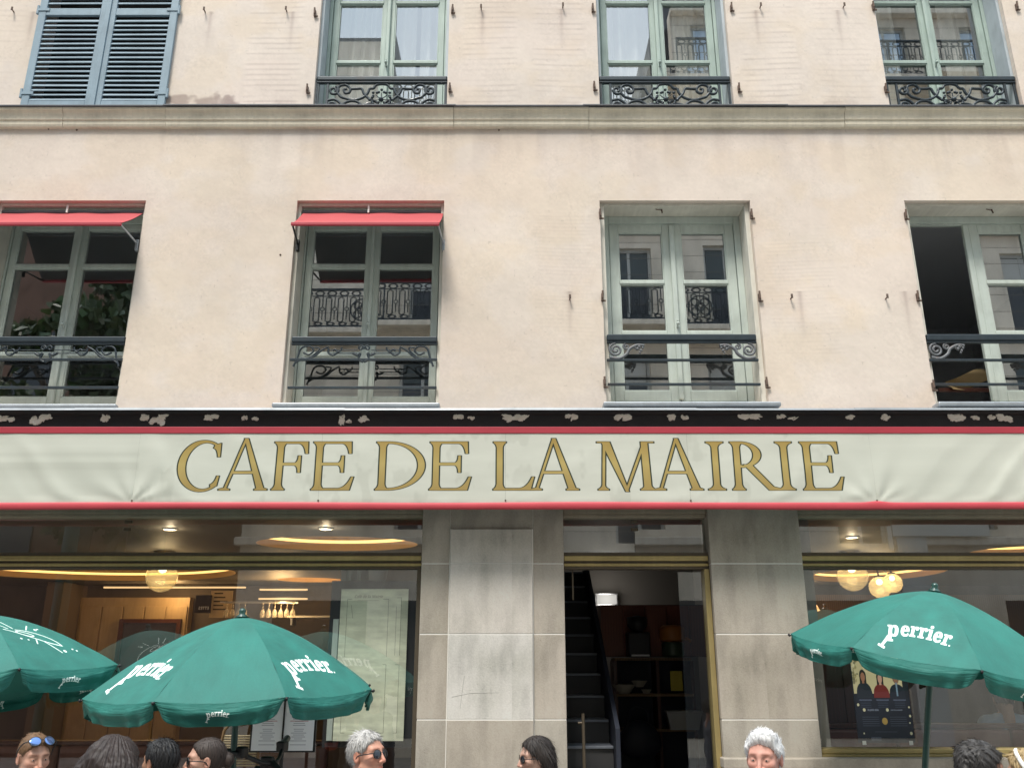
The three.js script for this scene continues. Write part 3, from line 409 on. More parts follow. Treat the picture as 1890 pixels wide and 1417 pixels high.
  for (const [px, py, lab] of [[312, 975, 'round recessed spotlight above the left globe lamp'], [600, 974, 'round recessed spotlight in the ceiling near the stone pier'], [1572, 990, 'round recessed spotlight above the right globe lamp']]) {
    const a2 = Math.atan((708.5 - py) / 1600), dz = (C - EYE) / Math.tan(TILT + a2), p = at(px, py, BACK - dz), t = thing('ceiling_spotlight', lab, 'spotlight', V(p.x, C - 0.004, p.z), 'recessed ceiling spotlights'); mesh('trim', new THREE.TorusGeometry(0.055, 0.012, 8, 24).rotateX(Math.PI / 2), mat.white, t); mesh('lens', new THREE.CylinderGeometry(0.05, 0.05, 0.012, 20), mat.bulb, t); const l = new THREE.PointLight(new THREE.Color(1, 0.78, 0.5), 0.07, 0, 2); l.position.set(0, -0.06, 0); t.add(l);
  }
  // banquettes
  const banquette = (x0, x1, top, z, label, m) => { const t = thing('banquette', label, 'bench', V((x0 + x1) / 2, 0.15, z)), w = (x1 - x0) / 2, n = Math.max(2, Math.round(w * 2 / 0.9)); mesh('seat', bx(-w, w, 0, 0.46, 0, 0.55, 0.03), m, t); mesh('top_rail', bx(-w, w, top - 0.15 - 0.035, top - 0.15, -0.14, 0.01, 0.006), mat.mahogany, t); for (let i = 0; i < n; i++) mesh('back_cushion', bx(-w + i * 2 * w / n + 0.004, -w + (i + 1) * 2 * w / n - 0.004, 0.47, top - 0.19, -0.1, 0.03, 0.03), m, t); };
  banquette(-6.0, -1.75, at(200, 1367, -1.7).y, -1.7, 'red brown leather banquette behind the left shop window', M([0.17, 0.065, 0.045], 0.45, { map: paintWear }));
  banquette(2.3, 6.2, at(1600, 1336, -0.75).y, -0.75, 'dark mahogany banquette back behind the right shop window', mat.leather);
  { const p = at(1490, 1145, -1.6), q = at(1700, 1300, -1.6); const t = thing('wood_screen', 'dark red wooden screen behind the poster in the right window', 'screen', V((p.x + q.x) / 2, 0.15, -1.6)), w = (q.x - p.x) / 2; mesh('board', bx(-w, w, 0, p.y - 0.15, -0.05, 0), mat.mahogany, t); for (let i = 0; i < 4; i++) mesh('panel', bx(-w + 0.03 + i * w / 2, -w - 0.03 + (i + 1) * w / 2, 1.0, p.y - 0.25, 0, 0.012, 0.004), mat.mahogany, t); }
  P('back_panel', bx(2.0, 9, 2.2, 3.05, -7.19, -7.1), M([0.40, 0.27, 0.15], 0.6, { map: woodTex }));
  { const p = at(1497, 1127, -6.4), t = thing('table_lamp', 'small glowing table lamp at the left edge of the right window', 'lamp', p); mesh('lamp_shade', lathe([[0.05, 0.16], [0.13, 0.0], [0.128, 0.0], [0.048, 0.16]], 20), M([0.7, 0.55, 0.35], 0.9, { transmission: 0.4, thickness: 0, emissive: new THREE.Color(1, 0.7, 0.35), emissiveIntensity: 0.3 }), t); mesh('foot', merge([lathe([[0, -0.22], [0.08, -0.22], [0.02, -0.19], [0.015, 0.05]], 14)]), mat.brass, t); const l = new THREE.PointLight(new THREE.Color(1, 0.7, 0.4), 0.15, 0, 2); l.position.set(0, 0.05, 0); t.add(l); }
  { const t = thing('sideboard', 'pale sideboard at the back of the right hand room', 'sideboard', V(at(1497, 1150, -6.4).x + 0.3, 0.15, -6.6)), y = at(1497, 1127, -6.4).y - 0.22 - 0.15; mesh('top', bx(-0.7, 0.9, y - 0.04, y, -0.3, 0.5, 0.006), mat.oak, t); mesh('cabinet', bx(-0.66, 0.86, 0, y - 0.041, -0.28, 0.46, 0.006), M([0.4, 0.3, 0.2], 0.6), t); }
  // doorway: stair, cupboard, shelves
  { const t = thing('staircase', 'dark narrow staircase with pale nosings climbing inside the doorway', 'staircase', V(0.36, 0.15, -0.3));
    for (let i = 0; i < 15; i++) { const y = 1.356 - 0.15 + (i - 5) * 0.185, z = -(i - 5) * 0.3 - 0.15; if (z > 0.1 && i < 5) { const zz = Math.min(z, -0.05 + 0 * i); mesh('tread', bx(0, 0.47, Math.max(0.02, y - 0.2), y, -0.5, zz + 0.25 - 0.3), M([0.05, 0.052, 0.055], 0.7), t); continue; } mesh('riser', bx(0, 0.47, y - 0.2, y - 0.021, z - 0.28, z - 0.02), M([0.04, 0.04, 0.042], 0.7), t); mesh('tread', bx(0, 0.47, y - 0.02, y, z - 0.31, z, 0.004), M([0.13, 0.145, 0.175], 0.5), t); }
    mesh('stringer', (() => { const g = new THREE.ExtrudeGeometry(shapeOf([[0, 0.5], [0, 1.35], [-3.0, 3.2], [-3.0, 2.2]]), { depth: 0.035, bevelEnabled: false }); g.rotateY(-Math.PI / 2); g.translate(0.51, 0, 0); return g; })(), mat.navy, t); }
  { const t = thing('cupboard', 'dark red wooden wall cupboard with flat doors inside the doorway', 'cupboard', V(0, 0, -3.6)), p = at(1107, 1116, -3.6), q = at(1270, 1212, -3.6); mesh('carcass', bx(p.x, q.x + 0.3, q.y, p.y, -0.4, -0.02), M([0.14, 0.045, 0.022], 0.5, { map: woodTex }), t); const n = 5, w = (q.x + 0.3 - p.x) / n; for (let i = 0; i < n; i++) mesh('door', bx(p.x + i * w + 0.003, p.x + (i + 1) * w - 0.003, q.y + 0.01, p.y - 0.01, -0.019, 0.003, 0.003), M([0.27 + 0.04 * (i % 2), 0.085, 0.045], 0.5, { map: woodTex }), t); }
  { const t = thing('shelf_unit', 'dark open shelves with bowls inside the doorway', 'shelves', V(0, 0, -3.5)), p = at(1134, 1214, -3.5), q = at(1275, 1214, -3.5); for (const py of [1214, 1280, 1345]) mesh('shelf', bx(p.x, q.x, at(1134, py, -3.5).y - 0.03, at(1134, py, -3.5).y, -0.35, 0.02, 0.004), mat.oak, t); for (const x of [p.x, (p.x * 0.45 + q.x * 0.55), q.x]) mesh('upright', bx(x - 0.02, x + 0.02, 0.15, p.y - 0.031, -0.35, 0.015, 0.003), mat.mahogany, t); mesh('back', bx(p.x, q.x, 0.15, p.y, -0.4, -0.36), mat.navy, t); mesh('plinth', bx(p.x, q.x, 0.1, 0.2, -0.3, 0), mat.navy, t); }
  const bowl = lathe([[0.0, 0], [0.05, 0], [0.055, 0.015], [0.1, 0.07], [0.104, 0.07], [0.06, 0.012], [0, 0.01]], 24), clay = M([0.42, 0.39, 0.33], 0.5);
  for (const [px, py, s, lab] of [[1152, 1280, 1.3, 'wide beige bowl, leftmost on the shelf inside the doorway'], [1180, 1270, 0.9, 'beige bowl stacked in the middle of the doorway shelf'], [1193, 1280, 0.6, 'small beige cup right of the bowls on the doorway shelf']]) { const p = at(px, py, -3.4), b2 = mesh('bowl', bowl, clay); b2.position.set(p.x, at(px, 1280, -3.5).y + (py < 1275 ? 0.075 : 0.002), -3.42); b2.scale.set(s, py < 1275 ? 1 : s * 1.1, s); tag(b2, lab, 'bowl', 'bowls on the doorway shelf'); }
  { const p = at(1252, 1257, -3.3), c = mesh('notice_card', bx(p.x - 0.07, p.x + 0.07, p.y - 0.11, p.y + 0.11, -3.45, -3.44, 0.002), M([0.55, 0.45, 0.06], 0.7)); tag(c, 'plain yellow card pinned up inside the doorway', 'card'); }
  { const p = at(1262, 1345, -3.3), t = thing('storage_tub', 'pale grey plastic tub standing low inside the doorway', 'tub', V(p.x, at(1262, 1345, -3.5).y + 0.002, -3.3)); mesh('tub_body', (() => { const g = new THREE.CylinderGeometry(0.24, 0.19, 0.19, 4, 1, true); g.rotateY(Math.PI / 4); g.scale(1.15, 1, 0.6); g.translate(0, 0.1, 0); return g; })(), M([0.4, 0.41, 0.4], 0.5, { side: THREE.DoubleSide }), t); mesh('rim', bx(-0.2, 0.2, 0.19, 0.205, -0.11, 0.11, 0.005), M([0.45, 0.46, 0.45], 0.5), t); }
  { const p = at(1241, 1195, -3.4), t = thing('orange_pot', 'orange pot with a spout standing on a dark green pot', 'pot', V(p.x, at(1241, 1213, -3.5).y, -3.4)); mesh('lower_pot', lathe([[0, 0], [0.11, 0], [0.13, 0.03], [0.125, 0.16], [0.1, 0.17], [0, 0.17]], 20), M([0.05, 0.08, 0.05], 0.4), t); mesh('upper_pot', lathe([[0, 0.172], [0.1, 0.172], [0.15, 0.2], [0.15, 0.33], [0.1, 0.36], [0, 0.36]], 20), M([0.42, 0.15, 0.03], 0.45), t); mesh('spout', rod(V(0.13, 0.22, 0), V(0.22, 0.18, 0), 0.02), M([0.42, 0.15, 0.03], 0.45), t); }
  { const p = at(1178, 1213, -3.4), t = thing('coffee_grinder', 'black coffee grinder standing on the shelf inside the doorway', 'coffee grinder', V(p.x, at(1178, 1213, -3.5).y, -3.4)); mesh('grinder_body', bx(-0.13, 0.13, 0, 0.28, -0.14, 0.12, 0.02), mat.black, t); mesh('hopper', lathe([[0.06, 0.28], [0.12, 0.36], [0.12, 0.45], [0.02, 0.47]], 16), mat.black, t); mesh('drip_tray', bx(-0.1, 0.1, 0.01, 0.03, 0.12, 0.2, 0.004), mat.steel, t); }
  { const t = thing('hanging_bag', 'dark navy bag hung below the shelf inside the doorway', 'bag', at(1180, 1365, -3.2)); const g = new THREE.SphereGeometry(0.24, 20, 14), q = g.attributes.position; for (let i = 0; i < q.count; i++) { const y = q.getY(i) / 0.24; q.setXYZ(i, q.getX(i) * (1 - 0.15 * y), q.getY(i) * 0.85, q.getZ(i) * 0.4 + 0.01 * Math.sin(q.getX(i) * 40)); } g.computeVertexNormals(); mesh('bag_body', g, mat.navy, t); mesh('strap', tube([V(-0.12, 0.15, 0), V(-0.08, 0.32, 0), V(0.08, 0.32, 0), V(0.12, 0.15, 0)], 0.012), mat.navy, t); }
  { const t = thing('window_shelf_pots', 'white flower pot on the shelf above the large menu', 'pot', at(695, 1083, -0.45)); mesh('pot', lathe([[0, 0], [0.06, 0], [0.09, 0.16], [0.095, 0.16], [0.095, 0.18], [0.08, 0.18]], 24), M([0.45, 0.47, 0.46], 0.5), t); mesh('soil', new THREE.CylinderGeometry(0.08, 0.08, 0.01, 16).translate(0, 0.165, 0), mat.dark, t); }
  { const p = at(660, 1048, -0.5), t = thing('side_curtain', 'grey side curtain gathered above the large menu', 'curtain', V(p.x, p.y - 0.25, -0.55)); const g = new THREE.PlaneGeometry(0.3, 0.7, 40, 1), q = g.attributes.position; for (let i = 0; i < q.count; i++) q.setZ(i, 0.03 * Math.sin(q.getX(i) * 70)); g.computeVertexNormals(); mesh('cloth', g, M([0.4, 0.42, 0.41], 0.9, { side: THREE.DoubleSide }), t); mesh('rod', rod(V(-0.2, 0.36, 0), V(0.75, 0.36, 0), 0.01), mat.bronze, t); }
  // tan cloth shape standing in for an unclear arm-like form in the open window
  { const p = at(1792, 700, -0.75), t = thing('cloth_stand_in', 'tan cloth shape standing in for an unclear arm-like form inside the open window', 'cloth', p); const g = new THREE.PlaneGeometry(0.46, 0.13, 40, 12), q = g.attributes.position; for (let i = 0; i < q.count; i++) { const x = q.getX(i), y = q.getY(i); q.setXYZ(i, x, y * (0.6 + 0.5 * Math.cos(x * 5)) + 0.03 * Math.sin(x * 9), 0.05 * Math.sin(y * 30 + x * 12)); } g.computeVertexNormals(); g.rotateZ(0.16); mesh('cloth', g, M([0.3, 0.21, 0.10], 0.9, { side: THREE.DoubleSide, map: fabricTex }), t); mesh('chair_rail', bx(-0.32, 0.3, -0.12, -0.08, -0.04, -0.01, 0.01), mat.mahogany, t); }
}

// ---------------------------------------------------------------- street side: opposite house, tree and lamp post (met in the reflections)
{
  const t = thing('opposite_building', 'pale stone apartment building across the street, mirrored in the windows', 'building'), Z = 13.5, wallMat = M([0.95, 0.88, 0.76], 0.9, { map: stoneTex });
  const s = shapeOf([[-6.5, 0], [24, 0], [24, 20.6], [4.6, 20.6], [4.6, 16.9], [-3.7, 16.9], [-3.7, 19.6], [-6.5, 19.6]]), centres = [-4.9, -2.25, 3.1, 5.8, 8.45, 11.1, 13.8, 17], floors = [[4.9, 7.0], [7.7, 9.6], [10.3, 12.7], [13.6, 15.6], [18.1, 20.1]];
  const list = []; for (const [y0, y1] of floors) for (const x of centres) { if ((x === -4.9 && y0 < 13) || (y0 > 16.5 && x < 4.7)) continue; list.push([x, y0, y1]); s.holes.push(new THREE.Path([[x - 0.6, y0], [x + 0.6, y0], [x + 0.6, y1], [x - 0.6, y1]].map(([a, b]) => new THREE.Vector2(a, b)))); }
  const g = new THREE.ExtrudeGeometry(s, { depth: 0.4, bevelEnabled: false }); g.translate(0, 0, Z); worldUV(g); g.attributes.uv.array.forEach((v, i, a) => { a[i] = v * 0.35; });
  const w = mesh('wall', g, wallMat, t); w.userData.label = 'pale stone wall';
  const lines = []; for (let y = 4.7; y < 20.5; y += 0.48) lines.push(bx(y < 16.9 ? -6.5 : 4.6, 24, y, y + 0.012, Z - 0.003, Z + 0.01)); mesh('stone_joint', merge(lines), M([0.25, 0.22, 0.18], 0.9), t);
  for (const y of [4.5, 7.35, 10.05, 13.2, 16, 17.7, 20.4]) mesh('string_course', bx(y > 16.5 ? 4.6 : -6.6, 24, y, y + 0.2, Z - 0.25, Z - 0.001, 0.03), wallMat, t);
  mesh('roof', merge([bx(-3.7, 4.6, 16.9, 17.6, Z + 1.5, Z + 9), bx(4.6, 24, 20.6, 22, Z + 0.8, Z + 9), bx(-6.5, -3.7, 19.6, 20.4, Z + 0.8, Z + 9)]), mat.zincDark, t);
  const shut = M([0.07, 0.095, 0.105], 0.6), fr = M([0.55, 0.56, 0.54], 0.6);
  for (const [x, y0, y1] of list) { const f = mesh('window', merge([bx(x - 0.6, x - 0.52, y0, y1, Z + 0.15, Z + 0.22), bx(x + 0.52, x + 0.6, y0, y1, Z + 0.15, Z + 0.22), bx(x - 0.04, x + 0.04, y0, y1, Z + 0.15, Z + 0.22), bx(x - 0.6, x + 0.6, y1 - 0.08, y1, Z + 0.14, Z + 0.22)]), fr, t); mesh('pane', bx(x - 0.55, x + 0.55, y0, y1 - 0.05, Z + 0.2, Z + 0.24), M([0.05, 0.06, 0.075], 0.05), f); mesh('blind_and_sky_tint', bx(x - 0.5, x + 0.5, y0 > 17 ? y0 + 0.1 : lerp(y0, y1, 0.35 + 0.3 * Math.abs(Math.sin(x * 3 + y0))), y1 - 0.1, Z + 0.16, Z + 0.199), y0 > 17 ? M([0.6, 0.78, 0.98], 0.8) : Math.sin(x * 5 + y0) > 0 ? shut : M([0.6, 0.6, 0.57], 0.8), f); }  // top-floor blinds: sky mirrored in those panes is put into their pale blue
  // balcony railings with stadium shaped bars
  const unit = [], R = 0.016; const stadium = (cx) => { const p = []; for (let i = 0; i <= 8; i++) p.push(V(cx + 0.07 * Math.cos(Math.PI - i * Math.PI / 8), 0.72 + 0.07 * Math.sin(i * Math.PI / 8), 0)); for (let i = 0; i <= 8; i++) p.push(V(cx + 0.07 * Math.cos(-i * Math.PI / 8), 0.17 - 0.07 * Math.sin(i * Math.PI / 8), 0)); return tube(p, R, 40, 4, true); };
  unit.push(stadium(0.09)); unit.push(new THREE.TorusGeometry(0.05, R * 0.9, 4, 12).translate(0.245, 0.46, 0)); unit.push(rod(V(0.245, 0.17, 0), V(0.245, 0.41, 0), R * 0.8, R * 0.8, 4)); unit.push(rod(V(0.245, 0.51, 0), V(0.245, 0.8, 0), R * 0.8, R * 0.8, 4)); unit.push(new THREE.TorusGeometry(0.06, R * 0.9, 4, 14).scale(1.8, 1, 1).translate(0.16, 0.9, 0)); unit.push(new THREE.TorusGeometry(0.04, R * 0.9, 4, 12).scale(2.2, 1, 1).translate(0.16, 0.05, 0));
  const u = merge(unit);
  for (const [x0, x1, y] of [[-6.5, 12, 10.25], [4.6, 17, 18.0], [-3.6, 4.5, 16.35]]) {
    const all = []; for (let x = x0; x < x1 - 0.3; x += 0.315) all.push(u.clone().translate(x, y + 0.08, Z - 0.62));
    mesh('balcony_slab', bx(x0 - 0.05, x1, y - 0.16, y, Z - 0.75, Z, 0.03), wallMat, t); const rl = mesh('balcony_railing', merge([bx(x0, x1, y + 1.06, y + 1.11, Z - 0.65, Z - 0.59), bx(x0, x1, y + 0.86 + 0.03, y + 0.91, Z - 0.63, Z - 0.61), bx(x0, x1, y + 0.04, y + 0.08, Z - 0.64, Z - 0.6), ...[0, 1, 2, 3, 4, 5, 6].map((i) => { const xx = x0 + (i / 6) * (x1 - x0 - 0.04); return bx(xx, xx + 0.03, y, y + 1.06, Z - 0.64, Z - 0.6); })]), mat.iron, t); const inf = mesh('railing_infill', merge(all), mat.iron, rl); inf.userData.kind = 'stuff';
    if (y < 11) for (const cx of [-3.95, 0.3, 4.75]) mesh('medallion', merge([new THREE.TorusGeometry(0.3, 0.018, 5, 30).translate(cx, y + 0.5, Z - 0.66), new THREE.TorusGeometry(0.12, 0.016, 5, 20).translate(cx, y + 0.5, Z - 0.66), ...[0, 1, 2, 3].map((i) => new THREE.TorusGeometry(0.1, 0.016, 5, 14).translate(cx + 0.17 * Math.cos(i * 1.571 + 0.785), y + 0.5 + 0.17 * Math.sin(i * 1.571 + 0.785), Z - 0.66))]), mat.iron, rl);
  }
  mesh('white_pilaster', merge([bx(9.1, 9.8, 0, 5.2, Z - 0.3, Z), bx(8.9, 11.3, 4.7, 5.4, Z - 0.35, Z - 0.301)]), M([0.72, 0.71, 0.66], 0.7), t);
  for (const [a, b] of [[-5.6, -3.4], [-2.6, -0.4], [0.6, 2.0], [3.2, 5.6], [5.9, 9.05], [11.6, 14.5]]) mesh('shop_opening', bx(a, b, 0.4, 3.4, Z - 0.02, Z - 0.003), M([0.05, 0.055, 0.06], 0.3), t);
  const t2 = thing('brick_building', 'brown brick building beyond the tree across the street', 'building'); mesh('wall', bx(-30, -6.6, 0, 15, 14.5, 22), M([0.20, 0.115, 0.085], 0.9, { map: stoneTex }), t2); for (let i = 0; i < 12; i++) { const x = -27 + (i % 6) * 3.4, y = 4.5 + Math.floor(i / 6) * 4; mesh('window', bx(x, x + 1.3, y, y + 2.2, 14.44, 14.52), M([0.05, 0.06, 0.07], 0.1), t2); } mesh('roof', bx(-30, -6.6, 15, 16, 14.8, 22), mat.zincDark, t2);
}
{
  const t = thing('street_tree', 'leafy dark green street tree at the kerb, mirrored in the left windows', 'tree', V(-9.2, 0, 11.2)), bark = M([0.10, 0.08, 0.06], 0.95, { map: woodTex }), r = rng(5);
  mesh('trunk', merge([tube([V(0, -0.1, 0), V(0.05, 2, 0), V(-0.05, 4, 0.05), V(0.05, 6.5, 0)], 0.2, 20, 9), ...[0, 1, 2, 3, 4, 5].map((i) => tube([V(0, 3.6 + i * 0.5, 0), V(Math.cos(i * 1.9) * 1, 5 + i * 0.5, Math.sin(i * 1.9)), V(Math.cos(i * 1.9) * 2, 6.5 + i * 0.5, Math.sin(i * 1.9) * 2)], 0.07, 10, 6))]), bark, t);
  const leaf = new THREE.BufferGeometry(); leaf.setAttribute('position', new THREE.Float32BufferAttribute([-0.08, 0, 0, 0.08, 0, 0, 0.03, 0.2, 0.03, -0.03, 0.2, 0.03], 3)); leaf.setIndex([0, 1, 2, 0, 2, 3]); leaf.computeVertexNormals(); leaf.setAttribute('uv', new THREE.Float32BufferAttribute([0, 0, 1, 0, 1, 1, 0, 1], 2));
  const N = 9000, im = new THREE.InstancedMesh(leaf, M([0.06, 0.10, 0.03], 0.6, { side: THREE.DoubleSide, transmission: 0.35, thickness: 0 }), N), d = new THREE.Object3D(); let k = 0; const cl = Array.from({ length: 34 }, () => { const a = r() * 6.28, q = Math.sqrt(r()) * 2.4; return [q * Math.cos(a), 5.2 + r() * 6, q * Math.sin(a), 0.5 + r() * 0.6]; });
  while (k < N) { const c = cl[Math.floor(r() * cl.length)], a = r() * 6.28, b = Math.acos(2 * r() - 1), q = c[3] * Math.cbrt(r()); d.position.set(c[0] + q * Math.sin(b) * Math.cos(a), c[1] + q * Math.cos(b) * 0.8, c[2] + q * Math.sin(b) * Math.sin(a)); d.rotation.set(r() * 6, r() * 6, r() * 6); d.scale.setScalar(0.8 + r() * 0.7); d.updateMatrix(); im.setMatrixAt(k, d.matrix); im.setColorAt(k++, new THREE.Color().setRGB(0.7 + r() * 0.6, 0.75 + r() * 0.5, 0.7 + r() * 0.5)); }
  im.name = 'crown'; im.userData.kind = 'stuff'; shade(im); t.add(im);
}
{ const t = thing('street_lamp', 'tall dark green street lamp post at the kerb, mirrored in the left shop window', 'street lamp', V(-6.3, 0, 5.0)); mesh('post', lathe([[0.2, 0], [0.2, 0.5], [0.14, 0.6], [0.12, 1.2], [0.095, 4.5], [0, 4.5]], 18), mat.poleGreen, t); mesh('lantern', lathe([[0.08, 4.5], [0.2, 4.6], [0.24, 5.0], [0.05, 5.2], [0, 5.2]], 12), mat.poleGreen, t); }

// ---------------------------------------------------------------- the long sign over the cafe front
{
  const t = thing('cafe_sign', 'long cream fabric sign with red borders and gold lettering CAFE DE LA MAIRIE', 'sign', V(0, 0, 0)), ZS = 0.3, X0 = -3.051, X1 = 2.928, Y0 = 3.225, Y1 = 3.797;
  const map = canvasTex(2048, 512, (c, W, H) => {
    const n = c.createImageData(W, H); for (let j = 0; j < H; j++) for (let i = 0; i < W; i++) { const k = 226 + 16 * (fbm(i / 150, j / 90, 4) - 0.5) - 26 * smooth(j, H * 0.93, H) * fbm(i / 60, 3, 3) - 10 * smooth(fbm(i / 40 + 9, j / 160, 3), 0.6, 0.75), o = (j * W + i) * 4; n.data[o] = k + 1; n.data[o + 1] = k; n.data[o + 2] = k - 13; n.data[o + 3] = 255; } c.putImageData(n, 0, 0);
    const S = W / (X1 - X0), SY = H / (Y1 - Y0), px = (x) => (x - X0) * S, py = (y) => (Y1 - y) * SY;
    // letters from strokes, in metres; b = baseline, h = cap height
    const B = 3.325, K = 0.402, th = 0.049, tn = 0.0165, sv = 0.011; const parts = [];
    const poly = (pts) => parts.push((g) => { g.moveTo(px(pts[0][0]), py(B + pts[0][1])); for (const p of pts.slice(1)) p.length === 4 ? g.quadraticCurveTo(px(p[0]), py(B + p[1]), px(p[2]), py(B + p[3])) : g.lineTo(px(p[0]), py(B + p[1])); g.closePath(); });
    const foot = (cx, w, e, y = 0, dir = 1, br = 0.05) => poly([[cx - w / 2 - e, y], [cx + w / 2 + e, y], [cx + w / 2 + e, y + dir * sv], [cx + w / 2 + 0.006, y + dir * 0.02, cx + w / 2, y + dir * br], [cx - w / 2, y + dir * br], [cx - w / 2 - 0.006, y + dir * 0.02, cx - w / 2 - e, y + dir * sv]]);
    const stem = (cx, w = th, e = 0.026) => { poly([[cx - w / 2, 0], [cx + w / 2, 0], [cx + w / 2, K], [cx - w / 2, K]]); foot(cx, w, e); foot(cx, w, e, K, -1); };
    const slant = (xa, ya, xb, yb, w) => poly([[xa - w / 2, ya], [xa + w / 2, ya], [xb + w / 2, yb], [xb - w / 2, yb]]);
    const arms = (x, r, top, bot, m) => { if (top) poly([[x, K], [r, K], [r + 0.004, K - 0.1], [r - 0.016, K - 0.1], [r - 0.03, K - tn, r - 0.08, K - tn], [x, K - tn]]); if (bot) poly([[x, 0], [r, 0], [r + 0.03, 0.11], [r + 0.012, 0.11], [r - 0.03, tn, r - 0.1, tn], [x, tn]]); if (m) poly([[x, 0.205], [m - 0.05, 0.205], [m - 0.022, 0.2, m - 0.02, 0.145], [m, 0.145], [m, 0.285], [m - 0.02, 0.285], [m - 0.022, 0.228, m - 0.05, 0.226], [x, 0.226]]); };
    const E = (l, r) => { stem(l + 0.065, th); arms(l + 0.065, r - 0.035, 1, 1, r - 0.09); };
    const A = (l, r) => { const cx = (l + r) / 2 - 0.004; slant(l + 0.052, 0, cx - 0.002, K + 0.02, tn + 0.004); poly([[r - 0.052 - 0.03, 0], [r - 0.052 + 0.03, 0], [cx + 0.016, K + 0.028], [cx - 0.014, K + 0.028]]); foot(l + 0.05, tn, 0.036, 0, 1, 0.02); foot(r - 0.052, th, 0.026, 0, 1, 0.018); poly([[l + 0.1, 0.135], [r - 0.12, 0.135], [r - 0.12, 0.157], [l + 0.1, 0.157]]); };
    const ring = (cx, cy, rx, ry, ix, iy, dx, a0, a1) => parts.push((g) => { const N = 60; for (let i = 0; i <= N; i++) { const a = lerp(a0, a1, i / N); g[i ? 'lineTo' : 'moveTo'](px(cx + rx * Math.cos(a)), py(B + cy + ry * Math.sin(a))); } for (let i = N; i >= 0; i--) { const a = lerp(a0, a1, i / N); g.lineTo(px(cx + dx + ix * Math.cos(a)), py(B + cy + iy * Math.sin(a))); } g.closePath(); });
    // C
    { const l = -2.715, r = -2.378, cx = (l + r) / 2 + 0.03; ring(cx, K / 2, cx - l, K / 2 + 0.012, cx - l - 0.042, K / 2 - 0.01, 0.019, 0.86, 5.44); poly([[r - 0.05, K - 0.028], [r - 0.002, K - 0.012], [r - 0.002, K - 0.128], [r - 0.02, K - 0.128], [r - 0.028, K - 0.06, r - 0.06, K - 0.055]]); poly([[r - 0.055, 0.022], [r - 0.008, 0.035], [r + 0.006, 0.118], [r - 0.012, 0.118], [r - 0.025, 0.06, r - 0.06, 0.048]]); }
    A(-2.372, -1.975); { stem(-1.957 + 0.068); arms(-1.957 + 0.068, -1.668, 1, 0, -1.72); } E(-1.635, -1.278);
    { const l = -1.124, r = -0.708; stem(l + 0.07); ring(l + 0.12, K / 2, r - l - 0.12, K / 2, r - l - 0.12 - 0.056, K / 2 - tn, 0, -1.5708, 1.5708); poly([[l + 0.06, K], [l + 0.125, K], [l + 0.125, K - tn], [l + 0.06, K - tn]]); poly([[l + 0.06, 0], [l + 0.125, 0], [l + 0.125, tn], [l + 0.06, tn]]); }
    E(-0.682, -0.327); { stem(-0.17 + 0.07); arms(-0.1, 0.15, 0, 1, 0); } A(0.146, 0.542);
    { const l = 0.684, r = 1.168; slant(l + 0.055, 0, l + 0.07, K, tn + 0.006); foot(l + 0.055, tn, 0.034); poly([[l + 0.045, K], [l + 0.115, K], [(l + r) / 2 + 0.018, -0.012], [(l + r) / 2 - 0.008, -0.012]]); slant((l + r) / 2, 0, r - 0.085, K, tn + 0.006); poly([[r - 0.115, K], [r - 0.06, K], [r - 0.04, 0], [r - 0.1, 0]]); foot(r - 0.07, th, 0.034); poly([[l + 0.01, K], [l + 0.1, K], [l + 0.1, K - sv], [l + 0.01, K - sv]]); poly([[r - 0.11, K], [r - 0.01, K], [r - 0.01, K - sv], [r - 0.11, K - sv]]); }
    A(1.148, 1.543); stem(1.655, th, 0.045);
    { const l = 1.762, r = 2.18; stem(l + 0.07); ring(l + 0.1, K - 0.108, 0.165, 0.108, 0.104, 0.108 - tn, 0, -1.5708, 1.5708); poly([[l + 0.06, K], [l + 0.105, K], [l + 0.105, K - tn], [l + 0.06, K - tn]]); poly([[l + 0.06, K - 0.195], [l + 0.11, K - 0.195], [l + 0.11, K - 0.216], [l + 0.06, K - 0.216]]); poly([[l + 0.12, K - 0.19], [l + 0.19, K - 0.195], [r - 0.07, 0.03], [r, sv], [r, 0], [r - 0.105, 0]]); }
    stem(2.218, th, 0.042); E(2.338, 2.69);
    c.lineJoin = 'round'; c.strokeStyle = '#17251c'; c.lineWidth = 6.5; for (const f of parts) { c.beginPath(); f(c); c.stroke(); }
    const gr = c.createLinearGradient(0, py(B + K), 0, py(B)); gr.addColorStop(0, '#b89a55'); gr.addColorStop(0.45, '#c9b06c'); gr.addColorStop(1, '#b4985a'); c.fillStyle = gr; for (const f of parts) { c.beginPath(); f(c); c.fill(); }
    c.globalAlpha = 0.12; c.strokeStyle = '#6a6a5a'; c.lineWidth = 1.6; for (const x of [-1.556, -0.053, 1.433]) { c.beginPath(); c.moveTo(px(x), 0); c.lineTo(px(x), H); c.stroke(); }
  });
  const vinyl = M([0.745, 0.76, 0.765], 0.42, { map }), seams = [-6.2, -4.55, X0, -1.556, -0.053, 1.433, X1, 4.42, 6.2];
